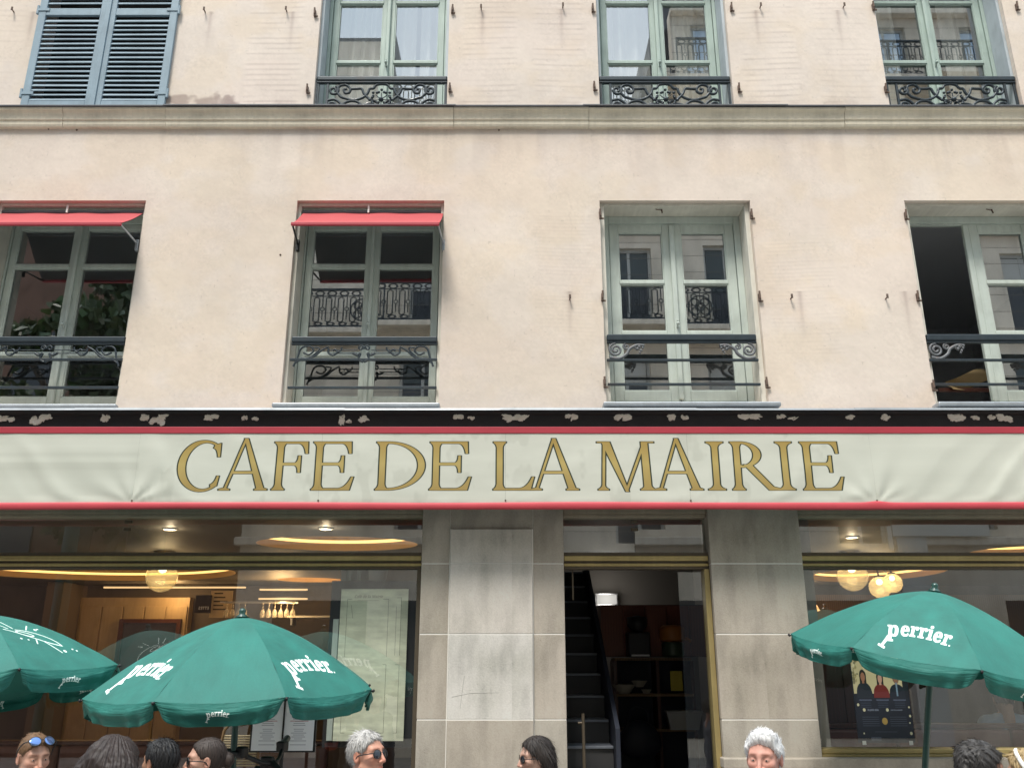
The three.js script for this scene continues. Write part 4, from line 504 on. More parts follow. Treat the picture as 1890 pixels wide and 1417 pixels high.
  const wr = (x, y) => { const v = (y - Y0) / (Y1 - Y0); let z = 0.004 * (fbm(x * 2 + 40, y * 3, 3) - 0.5); const side = smooth(Math.abs(x), 1.2, 3.4); const q = x * 5.5 + Math.sign(x + 0.6) * -y * 5 + 3 * fbm(x * 0.8 + 5, y * 0.9, 2); z += (0.0035 + 0.011 * side) * (Math.pow(vn(q, y * 0.6 + x * 0.5 + 20), 2) - 0.25) * (1 - 0.5 * v); for (const s of seams) { const d = x - s, a = Math.atan2(v * 0.57 + 0.02, d); z += 0.006 * (side * 0.9 + 0.1) * Math.exp(-Math.hypot(d, v * 0.57) / 0.28) * Math.sin(a * 9 + s * 5); } return z * 1.2 * smooth(v, 0, 0.12) * (0.35 + 0.65 * smooth(1 - v, 0, 0.25)); };
  for (let i = 0; i + 1 < seams.length; i++) {
    const a = seams[i] + 0.0002, b = seams[i + 1] - 0.0002, g = new THREE.PlaneGeometry(b - a, Y1 - Y0, 70, 34); g.translate((a + b) / 2, (Y0 + Y1) / 2, ZS);
    const p = g.attributes.position, uv = g.attributes.uv; for (let k = 0; k < p.count; k++) { const x = p.getX(k), y = p.getY(k); p.setZ(k, ZS + wr(x, y)); uv.setXY(k, (x - X0) / (X1 - X0), (y - Y0) / (Y1 - Y0)); } g.computeVertexNormals();
    mesh('sign_panel', g, vinyl, t); mesh('eyelet', ball(b + 0.001, Y0 + 0.018, ZS + 0.001, 0.0075, 8, 6), mat.bronze, t);
  }
  mesh('top_border', bx(-6.2, 6.2, Y1 - 0.001, 3.852, ZS - 0.012, ZS + 0.006, 0.004), mat.darkRed, t);  // same red as the hem, the flashing's shade put into a darker colour
  const hem = new THREE.BufferGeometry(), pos = [], idx = [], N = 400, Rr = 12; for (let i = 0; i <= N; i++) { const x = -6.2 + (12.4 * i) / N, k = 1 + 0.05 * Math.sin(x * 3.1) + 0.2 * Math.exp(-(((x - X1) / 0.1) ** 2)), dy = 0.0025 * Math.sin(x * 1.9) + 0.006 * Math.exp(-(((x - X1) / 0.06) ** 2)); for (let j = 0; j < Rr; j++) { const a = (j / Rr) * 6.2832; pos.push(x, 3.198 + dy + 0.029 * k * Math.sin(a), ZS + 0.004 + 0.012 * Math.cos(a)); } } for (let i = 0; i < N; i++) for (let j = 0; j < Rr; j++) { const a = i * Rr + j, b = i * Rr + ((j + 1) % Rr), c = a + Rr, d = b + Rr; idx.push(a, b, c, b, d, c); }
  hem.setAttribute('position', new THREE.Float32BufferAttribute(pos, 3)); hem.setIndex(idx); hem.computeVertexNormals(); worldUV(hem); mesh('bottom_border', hem, mat.red, t);
  mesh('awning_box', bx(-6.2, 6.2, 3.215, 3.83, 0.205, 0.262, 0.01), mat.bronze, t);
}
// red awnings over two windows
for (const [x0, x1, lab] of [[-4.80, -3.47, 'narrow red fabric awning over the leftmost first floor window'], [-1.965, -0.645, 'narrow red fabric awning over the window left of centre']]) {
  const t = thing('window_awning', lab, 'awning', V((x0 + x1) / 2, 5.9, 0), 'red awnings over the first floor windows'), w = (x1 - x0) / 2;
  const g = new THREE.PlaneGeometry(2 * w, 1, 40, 12), p = g.attributes.position; for (let i = 0; i < p.count; i++) { const v = 0.5 - p.getY(i), x = p.getX(i); p.setXYZ(i, x, 0.125 - 0.3 * v - 0.014 * Math.sin(v * 3.14) - 0.006 * v * Math.pow(Math.sin(x * 4.4 + 1), 2) + 0.002 * Math.sin(x * 17 + v * 4), -0.06 + 0.37 * v + 0.003 * Math.sin(x * 13)); } g.computeVertexNormals(); mesh('awning_cloth', g, M([0.44, 0.062, 0.07], 0.8, { map: fabricTex, side: THREE.DoubleSide }), t);
  const shadeSheet = g.clone(); shadeSheet.translate(0, -0.006, -0.002); mesh('awning_shade_sheet', shadeSheet, M([0.06, 0.062, 0.064], 0.9), t); mesh('front_bar', bx(-w, w, -0.205, -0.17, 0.295, 0.32, 0.008), mat.darkRed, t); mesh('roller', rod(V(-w - 0.005, 0.14, -0.075), V(w + 0.005, 0.14, -0.075), 0.022, 0.022, 14), mat.zincDark, t);  // added dark sheet: the awning's shaded underside put into colour
  for (const s of [-1, 1]) { mesh('arm', merge([rod(V(s * (w - 0.012), -0.19, 0.3), V(s * (w + 0.012), -0.22, 0.0), 0.009), bx(s * (w + 0.012) - 0.014, s * (w + 0.012) + 0.014, -0.29, -0.18, -0.04, 0.004, 0.003)]), s < 0 ? mat.black : mat.zinc, t); }
  mesh('bracket', bx(-0.05, -0.035, 0.12, 0.2, -0.05, -0.035), mat.white, t);
}
// large paper menu behind the glass, white menu stand in front of it, event poster
function sheet(name, label, category, c00, c10, z, w, h, draw, tw, th, backMat = mat.dark, wave = 0.004) { const t = thing(name, label, category, V(c00, c10, z)); const g = new THREE.PlaneGeometry(w, h, 24, 40), p = g.attributes.position; for (let i = 0; i < p.count; i++) p.setZ(i, 0.012 + wave * (2 * fbm(p.getX(i) * 7 + 9, p.getY(i) * 9 + 30, 4) - 1)); g.computeVertexNormals(); mesh('printed_sheet', g, M([0.95, 0.95, 0.95], 0.6, { map: canvasTex(tw, th, draw) }), t); return t; }
{
  const a = at(634, 1088, -0.22), b = at(757, 1366, -0.22), w = at(757, 1088, -0.22).x - a.x, h = a.y - b.y, cx = (a.x + at(757, 1088, -0.22).x) / 2 - 0.01, cy = (a.y + b.y) / 2;
  const t = sheet('paper_menu', 'tall yellowed paper menu with thin ruled frames behind the left shop window', 'menu', cx, cy, -0.165, w, h, (c, W, H) => {
    const n = c.createImageData(W, H); for (let j = 0; j < H; j++) for (let i = 0; i < W; i++) { const k = 0.86 + 0.2 * (fbm(i / 90, j / 40, 5) - 0.5) + 0.1 * (fbm(i / 300, j / 20, 3) - 0.5), o = (j * W + i) * 4; n.data[o] = 250 * k; n.data[o + 1] = 252 * k; n.data[o + 2] = 226 * k; n.data[o + 3] = 255; } c.putImageData(n, 0, 0);
    c.strokeStyle = '#5b5a49'; c.lineWidth = 2.2; const L = (...p) => { c.beginPath(); p.forEach(([x, y], i) => c[i ? 'lineTo' : 'moveTo'](x * W, y * H)); c.stroke(); };
    L([0.17, 0.07], [0.1, 0.07], [0.1, 0.46]); L([0.63, 0.07], [0.71, 0.07], [0.71, 0.46]); L([0.1, 0.52], [0.1, 0.95], [0.16, 0.95]); L([0.66, 0.51], [0.71, 0.51], [0.71, 0.95], [0.64, 0.95]); L([0.83, 0.06], [0.9, 0.06], [0.9, 0.45]); L([0.84, 0.51], [0.9, 0.51], [0.9, 0.95], [0.85, 0.95]); L([0.83, 0.12], [0.83, 0.45]);
    c.fillStyle = '#7a6f5c'; c.font = `italic ${Math.round(H * 0.026)}px serif`; c.textAlign = 'center'; c.fillText('Café de la Mairie', W * 0.41, H * 0.062); c.globalAlpha = 0.5; c.fillRect(W * 0.26, H * 0.078, W * 0.3, 2); c.strokeStyle = '#54513f'; c.lineWidth = 3; L([0.16, 0.11], [0.19, 0.2]); c.lineWidth = 2; for (let i = 0; i < 6; i++) c.fillRect(W * (0.2 + 0.02 * i), H * (0.93 + 0.001 * i), W * 0.05, 1.5);
  }, 512, 1024);
  mesh('backing', bx(-w / 2 - 0.09, w / 2 + 0.1, -h / 2 - 0.05, h / 2 + 0.07, -0.06, -0.02, 0.004), mat.dark, t);
  mesh('side_panel', bx(-w / 2 - 0.055, -w / 2 - 0.008, -h / 2, h / 2 - 0.24, -0.02, 0.0, 0.003), M([0.45, 0.5, 0.46], 0.5), t);
}
{
  const z = 0.3, a = at(474, 1292, z), b = at(577, 1385, z), t = thing('menu_stand', 'black menu stand with two white printed pages under the umbrella', 'menu stand', V((a.x + b.x) / 2 - 0.01, 0, z)), w = (b.x - a.x) / 2 + 0.01, cy = (a.y + b.y) / 2 + 0.06, h = (a.y - b.y) / 2 + 0.06;
  const page = canvasTex(256, 384, (c, W, H) => { c.fillStyle = '#f6f9ff'; c.fillRect(0, 0, W, H); c.fillStyle = '#8b8fa0'; const r = rng(4); for (let y = 30; y < H - 26; y += 11) { if (r() < 0.15) continue; const l = W * (0.25 + 0.3 * r()); c.globalAlpha = 0.75; c.fillRect((W - l) / 2, y, l, 3.4); } c.fillStyle = '#b06a70'; c.fillRect(W * 0.3, H * 0.33, W * 0.4, 4); c.fillRect(W * 0.2, H * 0.56, W * 0.6, 4); });
  for (const s of [-1, 1]) { const g = new THREE.PlaneGeometry(w - 0.006, 2 * h); g.translate((s * w) / 2, cy, 0.012); mesh('page', g, M([1, 1, 1], 0.4, { map: page }), t); }
  mesh('board', bx(-w - 0.012, w + 0.012, cy - h - 0.012, cy + h + 0.012, -0.012, 0.006, 0.004), mat.black, t); mesh('spine', bx(-0.006, 0.006, cy - h, cy + h, 0.007, 0.02), mat.black, t); mesh('post', rod(V(0, 0.02, 0), V(0, cy - h, 0), 0.014), mat.black, t); mesh('base', lathe([[0, 0], [0.19, 0], [0.19, 0.015], [0, 0.025]], 24), mat.black, t);
}
{
  const a = at(1564, 1222, -0.22), b = at(1690, 1368, -0.22), w = b.x - a.x - 0.03, h = a.y - b.y + 0.05;
  const t = sheet('event_poster', 'dark event poster with three portraits taped inside the right shop window', 'poster', (a.x + b.x) / 2 + 0.005, (a.y + b.y) / 2 + 0.02, -0.22, w, h, (c, W, H) => {
    c.fillStyle = '#0d1220'; c.fillRect(0, 0, W, H); c.fillStyle = '#d8cda0'; c.fillRect(0, 0, W * 0.9, H * 0.44); const r = rng(8); for (let i = 0; i < 30; i++) { c.fillStyle = ['#3a3a28', '#8d8350', '#f0e8c4'][i % 3]; c.globalAlpha = 0.5; c.beginPath(); c.ellipse(W * 0.1 * r(), H * 0.3 * r(), 8 + 16 * r(), 6 + 8 * r(), r() * 3, 0, 7); c.fill(); } c.globalAlpha = 1;
    const fig = (x, top, hair, cloth, face) => { c.fillStyle = hair; c.beginPath(); c.ellipse(x, top + H * 0.07, W * 0.062, H * 0.075, 0, 0, 7); c.fill(); if (hair !== '#8a6a55') c.fillRect(x - W * 0.06, top + H * 0.07, W * 0.12, H * 0.12); c.fillStyle = cloth; c.beginPath(); c.moveTo(x - W * 0.14, H * 0.49); c.quadraticCurveTo(x - W * 0.15, top + H * 0.17, x - W * 0.03, top + H * 0.15); c.lineTo(x + W * 0.03, top + H * 0.15); c.quadraticCurveTo(x + W * 0.15, top + H * 0.17, x + W * 0.15, H * 0.49); c.fill(); c.fillStyle = face; c.beginPath(); c.ellipse(x, top + H * 0.085, W * 0.04, H * 0.055, 0, 0, 7); c.fill(); c.fillRect(x - W * 0.02, top + H * 0.12, W * 0.04, H * 0.04); };
    fig(W * 0.19, H * 0.16, '#15100f', '#1d2430', '#a9775c'); fig(W * 0.5, H * 0.18, '#1a1112', '#7a2420', '#d0a590'); fig(W * 0.79, H * 0.18, '#8a6a55', '#141c2c', '#9d7157'); c.fillStyle = '#7c97ad'; c.fillRect(W * 0.775, H * 0.31, W * 0.03, H * 0.16); c.fillStyle = '#12182a'; c.fillRect(0, H * 0.49, W, H * 0.51);
    c.fillStyle = '#77809a'; for (let k = 0; k < 3; k++) { c.globalAlpha = 0.95; c.fillRect(W * (0.08 + 0.31 * k), H * 0.51, W * 0.23, 6); c.globalAlpha = 0.5; for (let i = 0; i < 4; i++) c.fillRect(W * (0.1 + 0.31 * k), H * (0.535 + 0.02 * i), W * 0.19, 3); } c.globalAlpha = 1;
    c.fillStyle = '#e6dfb8'; for (const [x, y, q] of [[0.15, 0.63, 13], [0.57, 0.63, 13], [0.05, 0.57, 11], [0.97, 0.6, 8], [0.97, 0.7, 10], [0.95, 0.78, 7], [0.95, 0.9, 12], [0.1, 0.9, 7]]) { c.beginPath(); c.arc(x * W, y * H, q, 0, 7); c.fill(); } c.fillStyle = '#c8a554'; c.beginPath(); c.arc(W * 0.5, H * 0.76, 26, 0, 7); c.fill();
    c.fillStyle = '#a9b1c8'; c.font = 'bold 17px sans-serif'; c.fillText('26 JUIN 2026', W * 0.21, H * 0.64); c.font = 'bold 12px sans-serif'; c.fillText('CAFE DE LA MAIRIE', W * 0.63, H * 0.64); c.globalAlpha = 0.45; for (let i = 0; i < 5; i++) { c.fillRect(W * 0.1, H * (0.71 + 0.025 * i), W * 0.3, 3); c.fillRect(W * 0.6, H * (0.71 + 0.025 * i), W * 0.3, 3); } c.fillRect(W * 0.3, H * 0.88, W * 0.4, 3); c.fillRect(W * 0.22, H * 0.94, W * 0.18, H * 0.04); c.fillRect(W * 0.55, H * 0.95, W * 0.32, 3);
  }, 512, 640, mat.dark, 0.002);
  mesh('poster_back', bx(-w / 2 - 0.004, w / 2 + 0.004, -h / 2 - 0.004, h / 2 + 0.004, -0.004, 0.006), mat.navy, t);
  mesh('tape', merge([bx(-w / 2 + 0.02, -w / 2 + 0.05, -h / 2 - 0.02, -h / 2 + 0.01, 0.016, 0.018), bx(w / 2 - 0.05, w / 2 - 0.02, -h / 2 - 0.02, -h / 2 + 0.01, 0.016, 0.018)]), mat.white, t);
}
{ const p = at(447, 1365, 0.15), t = thing('rattan_chair', 'cane bistro chair back standing behind the umbrella pole', 'chair', V(p.x, 0, 0.22)); const l = [], x = 0.13; for (let i = 0; i < 13; i++) l.push(rod(V(-x, 1.28 + i * 0.017, 0), V(x, 1.28 + i * 0.017, 0), 0.006, 0.006, 5)); mesh('backrest', merge(l), M([0.5, 0.40, 0.24], 0.6), t); mesh('back_frame', tube([V(-x, 0.1, 0.1), V(-x - 0.01, 0.8, 0.02), V(-x, 1.5, 0), V(0, 1.56, 0), V(x, 1.5, 0), V(x + 0.01, 0.8, 0.02), V(x, 0.1, 0.1)], 0.012, 40), mat.oak, t); mesh('seat', bx(-0.19, 0.19, 0.74, 0.78, 0.0, 0.38, 0.02), M([0.5, 0.40, 0.24], 0.6), t); for (const s of [-1, 1]) mesh('leg', rod(V(s * 0.17, 0.74, 0.34), V(s * 0.19, 0, 0.36), 0.013), mat.oak, t); for (const s of [-1, 1]) mesh('leg', rod(V(s * 0.13, 0.2, 0.09), V(s * 0.15, 0, 0.1), 0.013), mat.oak, t); }

// ---------------------------------------------------------------- umbrellas
function brand(c, x, y, w, skew = 0) { // arched slab lettering with a long tailed p
  c.save(); c.translate(x, y); c.fillStyle = '#f4fbf8'; c.strokeStyle = '#f4fbf8';
  const adv = [0.2, 0.135, 0.125, 0.125, 0.085, 0.135, 0.125], s = 'perrier', S = w; let X = 0;
  for (let i = 0; i < 7; i++) { const m = X + adv[i] / 2, lift = 0.1 * Math.cos((m - 0.46) * 3.0), rot = (m - 0.46) * 0.42; c.save(); c.translate(m * S, -lift * S); c.rotate(rot); c.scale(i ? 1.0 : 1.12, i ? 1.38 : 1.45); c.font = `bold ${S * 0.235}px serif`; c.textAlign = 'center'; c.fillText(s[i], 0, S * 0.055); c.lineWidth = S * 0.008; c.strokeText(s[i], 0, S * 0.055); c.restore(); X += adv[i]; }
  c.lineWidth = S * 0.042; c.beginPath(); c.moveTo(S * 0.055, S * 0.04); c.quadraticCurveTo(S * 0.035, S * 0.13, -S * 0.015, S * 0.235); c.stroke(); c.lineWidth = S * 0.035; c.beginPath(); c.moveTo(-S * 0.06, S * 0.21); c.lineTo(S * 0.045, S * 0.245); c.stroke(); c.fillRect(S * 0.905, S * 0.035, S * 0.022, S * 0.022);
  c.restore();
}
const GREEN = '#226a5b';
const cloth = (c, W, H) => { const n = c.createImageData(W, H); for (let j = 0; j < H; j++) for (let i = 0; i < W; i++) { const k = 0.95 + 0.2 * (fbm(i / 70 + 3, j / 70, 4) - 0.5) + 0.06 * (vn(i * 0.9, j * 0.9) - 0.5) + 0.05 * (1 - j / H), o = (j * W + i) * 4; n.data[o] = 31 * k + 2; n.data[o + 1] = 112 * k; n.data[o + 2] = 103 * k; n.data[o + 3] = 255; } c.putImageData(n, 0, 0); };
const panelTex = canvasTex(512, 512, (c, W, H) => { cloth(c, W, H); brand(c, W * 0.225, H * 0.80, W * 0.56); });
const splashTex = canvasTex(512, 512, (c, W, H) => { cloth(c, W, H); c.strokeStyle = c.fillStyle = '#eefaf5'; c.lineWidth = 5; c.lineCap = 'round'; c.save(); c.translate(W * 0.47, H * 0.6); c.rotate(0.15); c.beginPath(); c.moveTo(-95, -30); c.bezierCurveTo(-30, -10, 40, 50, 105, 62); c.bezierCurveTo(100, 10, 20, -45, -40, -35); c.stroke(); c.beginPath(); c.ellipse(-15, -8, 34, 12, 0.35, 0, 7); c.stroke(); for (const [a, b, d, e] of [[-70, -40, -100, -85], [-45, -45, -60, -110], [15, -45, 45, -85], [40, 40, 75, 105], [10, 30, -5, 60], [-110, -35, -130, -50]]) { c.beginPath(); c.moveTo(a, b); c.lineTo(d, e); c.stroke(); } for (const [x, y, q] of [[-150, -60, 8], [60, -50, 7], [75, -58, 5], [95, 95, 7], [140, 80, 4], [155, 88, 4], [-60, 35, 5], [-30, 38, 4]]) { c.beginPath(); c.arc(x, y, q, 0, 7); c.fill(); } c.restore(); });
const valanceTex = canvasTex(512, 128, (c, W, H) => { cloth(c, W, H); c.save(); c.translate(W * 0.39, H * 0.5); c.scale(1, 1.5); brand(c, 0, 0, W * 0.2); c.restore(); });
const crease = tex(256, 256, mono((u, v) => 0.6 * fbm(u * 5, v * 14, 4, 5) + 0.4 * fbm(u * 22, v * 6, 3, 22)), { srgb: false });
const G = (map, k = 1) => new THREE.MeshPhysicalMaterial({ map, color: new THREE.Color(k, k, k), roughness: 0.72, transmission: 0.04, thickness: 0, side: THREE.DoubleSide, sheen: 0.2, bumpMap: crease, bumpScale: 0.006 });
const plainGreen = G(canvasTex(256, 256, cloth)), brandGreen = G(panelTex), splashGreen = G(splashTex), valGreen = G(valanceTex);
function umbrella(label, pos, R, H, turn, roll, pitch, poleLen, kinds) {
  const t = thing('cafe_umbrella', label, 'umbrella', pos, 'green umbrellas in front of the cafe'); t.rotation.order = 'ZYX'; t.rotation.set(pitch, 0, roll);
  const N = 8, rib = (k, v) => { const a = turn + (k / N) * 6.2832; return V(R * v * Math.sin(a), H * (1 - Math.pow(v, 1.55)), R * v * Math.cos(a)); };
  for (let k = 0; k < N; k++) { // panel k lies between ribs k and k + 1
    const U = 24, W = 26, pos2 = [], uv = [], idx = [];
    for (let j = 0; j <= W; j++) for (let i = 0; i <= U; i++) { const v = 0.012 + 0.988 * j / W, u = i / U, q = rib(k, v).lerp(rib(k + 1, v), u), sag = Math.sin(u * Math.PI) * 0.022 * v * v; q.y -= sag * (0.6 + 0.4 * v) - 0.0016 * Math.sin(u * 40 + v * 20) * smooth(Math.abs(u - 0.5), 0.3, 0.5) * smooth(v, 0.5, 1); q.y += 0.003 * (fbm(u * 3 + k * 7, v * 5, 3) - 0.5); pos2.push(q.x, q.y, q.z); uv.push(0.5 + (u - 0.5) * v, 1 - v); }
    for (let j = 0; j < W; j++) for (let i = 0; i < U; i++) { const a = j * (U + 1) + i, b = a + U + 1; idx.push(a, b, a + 1, b, b + 1, a + 1); }
    const g = new THREE.BufferGeometry(); g.setAttribute('position', new THREE.Float32BufferAttribute(pos2, 3)); g.setAttribute('uv', new THREE.Float32BufferAttribute(uv, 2)); g.setIndex(idx); g.computeVertexNormals();
    const kind = kinds[k % kinds.length]; mesh('canopy_panel', g, kind === 'A' ? brandGreen : kind === 'S' ? splashGreen : plainGreen, t);
    const p3 = [], uv3 = [], id3 = [], UU = 40, WW = 12, a = rib(k, 1), b = rib(k + 1, 1), out = V((a.x + b.x) / 2, 0, (a.z + b.z) / 2).normalize(), hv = 0.14 * R;
    for (let j = 0; j <= WW; j++) for (let i = 0; i <= UU; i++) { const w = j / WW, e = i / UU, edge = Math.abs(e - 0.5) * 2, u = 0.5 + (e - 0.5) * (1 - 0.13 * Math.pow(w, 0.8)), round = 1 - 0.34 * Math.pow(edge, 7), q = a.clone().lerp(b, u); q.y -= Math.sin(u * Math.PI) * 0.022 * (1 - w) + hv * w * round + (w > 0 ? 0.015 * Math.sin(u * Math.PI) : 0); const bulge = (0.03 * Math.sin(Math.min(1, w * 1.6) * 2.4) - 0.035 * w) * (1 - Math.pow(edge, 3)), pleat = 0.010 * w * Math.sin(e * 26 + k * 2.3 + 2 * Math.sin(e * 7)) + 0.012 * Math.sin(e * 55) * Math.pow(edge, 6) * w; q.addScaledVector(out, bulge + pleat - 0.02 * w * edge * edge); p3.push(q.x, q.y, q.z); uv3.push(e, 1 - w); }
    for (let j = 0; j < WW; j++) for (let i = 0; i < UU; i++) { const m = j * (UU + 1) + i, n = m + UU + 1; id3.push(m, n, m + 1, n, n + 1, m + 1); }
    const g2 = new THREE.BufferGeometry(); g2.setAttribute('position', new THREE.Float32BufferAttribute(p3, 3)); g2.setAttribute('uv', new THREE.Float32BufferAttribute(uv3, 2)); g2.setIndex(id3); g2.computeVertexNormals(); mesh('valance', g2, kind !== 'A' ? valGreen : plainGreen, t);
    const rb = mesh('rib', tube([0, 0.25, 0.5, 0.75, 1.012].map((v) => rib(k, v).add(V(0, -0.008, 0))), 0.006, 16, 5), mat.black, t); mesh('rib_tip', ball(rib(k, 1.012).x, rib(k, 1.0).y - 0.008, rib(k, 1.012).z, 0.009, 8, 6), mat.black, rb);
    mesh('strut', rod(rib(k, 0.5).add(V(0, -0.02, 0)), V(0, 0.02, 0), 0.005), mat.black, t);
  }
  mesh('pole', rod(V(0, -poleLen, 0), V(0, H, 0), 0.021, 0.021, 16), mat.poleGreen, t); mesh('finial', lathe([[0.0, H + 0.062], [0.018, H + 0.056], [0.024, H + 0.04], [0.02, H + 0.022], [0.034, H + 0.012], [0.05, H - 0.006], [0, H - 0.006]], 20), mat.poleGreen, t); mesh('runner', rod(V(0, -0.02, 0), V(0, 0.06, 0), 0.034, 0.034, 14), mat.black, t); mesh('base', lathe([[0, -poleLen + 0.08], [0.06, -poleLen + 0.1], [0.26, -poleLen + 0.07], [0.28, -poleLen], [0, -poleLen]], 28), mat.black, t);
  return t;
}
umbrella('green umbrella in front of the left shop window, whole and upright', V(-1.7968, 1.8282, 1.1894), 0.927, 0.464, -0.2024, 0.0219, 0.0289, 1.828, ['B', 'A']);
umbrella('green umbrella cut off by the left edge, with a white splash drawing', V(-3.4714, 1.8651, 1.3038), 0.936, 0.443, 0.7717, 0.1354, -0.0294, 1.87, ['S', 'B']);
umbrella('green umbrella on the right leaning over, in front of the event poster', V(2.8855, 2.0429, 0.9491), 0.9347, 0.4411, -0.9222, -0.1528, 0.109, 2.08, ['A', 'B']);

// ---------------------------------------------------------------- people
function nets(f, lo, hi, cell, color) { // surface nets of a signed distance field
  const n = [0, 1, 2].map((k) => Math.ceil((hi[k] - lo[k]) / cell) + 1), [nx, ny, nz] = n, val = new Float32Array(nx * ny * nz), id = new Int32Array(nx * ny * nz).fill(-1), at3 = (i, j, k) => i + nx * (j + ny * k);
  for (let k = 0; k < nz; k++) for (let j = 0; j < ny; j++) for (let i = 0; i < nx; i++) val[at3(i, j, k)] = f(lo[0] + i * cell, lo[1] + j * cell, lo[2] + k * cell);
  const pos = [], idx = [], col = []; const E = []; for (let a = 0; a < 8; a++) for (const b of [1, 2, 4]) if (!(a & b)) E.push([a, a | b]);
  for (let k = 0; k + 1 < nz; k++) for (let j = 0; j + 1 < ny; j++) for (let i = 0; i + 1 < nx; i++) {
    const v = []; let m = 0; for (let c = 0; c < 8; c++) { v[c] = val[at3(i + (c & 1), j + ((c >> 1) & 1), k + (c >> 2))]; if (v[c] < 0) m |= 1 << c; } if (!m || m === 255) continue;
    let x = 0, y = 0, z = 0, q = 0; for (const [a, b] of E) if ((v[a] < 0) !== (v[b] < 0)) { const t = v[a] / (v[a] - v[b]); x += (a & 1) + t * ((b & 1) - (a & 1)); y += ((a >> 1) & 1) + t * (((b >> 1) & 1) - ((a >> 1) & 1)); z += (a >> 2) + t * ((b >> 2) - (a >> 2)); q++; }
    id[at3(i, j, k)] = pos.length / 3; pos.push(lo[0] + (i + x / q) * cell, lo[1] + (j + y / q) * cell, lo[2] + (k + z / q) * cell);
  }
  const quad = (a, b, c, d, flip) => { if (a < 0 || b < 0 || c < 0 || d < 0) return; if (flip) idx.push(a, c, b, a, d, c); else idx.push(a, b, c, a, c, d); };
  for (let k = 1; k + 1 < nz; k++) for (let j = 1; j + 1 < ny; j++) for (let i = 1; i + 1 < nx; i++) { const s = val[at3(i, j, k)] < 0;
    if (s !== val[at3(i + 1, j, k)] < 0) quad(id[at3(i, j - 1, k - 1)], id[at3(i, j, k - 1)], id[at3(i, j, k)], id[at3(i, j - 1, k)], !s);
    if (s !== val[at3(i, j + 1, k)] < 0) quad(id[at3(i - 1, j, k - 1)], id[at3(i - 1, j, k)], id[at3(i, j, k)], id[at3(i, j, k - 1)], !s);
    if (s !== val[at3(i, j, k + 1)] < 0) quad(id[at3(i - 1, j - 1, k)], id[at3(i, j - 1, k)], id[at3(i, j, k)], id[at3(i - 1, j, k)], !s); }
  const g = new THREE.BufferGeometry(), P3 = new Float32Array(pos), N3 = new Float32Array(pos.length), e = cell * 0.5, c = [1, 1, 1];
  for (let i = 0; i < P3.length; i += 3) { const x = P3[i], y = P3[i + 1], z = P3[i + 2], a = f(x + e, y, z) - f(x - e, y, z), b = f(x, y + e, z) - f(x, y - e, z), d = f(x, y, z + e) - f(x, y, z - e), l = Math.hypot(a, b, d) || 1; N3[i] = a / l; N3[i + 1] = b / l; N3[i + 2] = d / l; if (color) { color(x, y, z, c); col.push(c[0], c[1], c[2]); } else col.push(1, 1, 1); }
  g.setAttribute('position', new THREE.BufferAttribute(P3, 3)); g.setAttribute('normal', new THREE.BufferAttribute(N3, 3)); g.setAttribute('color', new THREE.Float32BufferAttribute(col, 3)); g.setAttribute('uv', new THREE.BufferAttribute(new Float32Array(P3.length / 3 * 2), 2)); g.setIndex(idx); return g;
}
const smin = (a, b, k) => { const h = Math.max(k - Math.abs(a - b), 0) / k; return Math.min(a, b) - h * h * k * 0.25; }, smax = (a, b, k) => -smin(-a, -b, k);
const ell = (x, y, z, c, r) => { const X = (x - c[0]) / r[0], Y = (y - c[1]) / r[1], Z = (z - c[2]) / r[2], k = Math.hypot(X, Y, Z), q = Math.hypot(X / r[0], Y / r[1], Z / r[2]); return q ? (k * (k - 1)) / q : -Math.min(...r); };
const cap = (x, y, z, a, b, ra, rb) => { const dx = b[0] - a[0], dy = b[1] - a[1], dz = b[2] - a[2], px = x - a[0], py = y - a[1], pz = z - a[2], t = clamp((px * dx + py * dy + pz * dz) / (dx * dx + dy * dy + dz * dz), 0, 1); return Math.hypot(px - t * dx, py - t * dy, pz - t * dz) - (ra + (rb - ra) * t); };
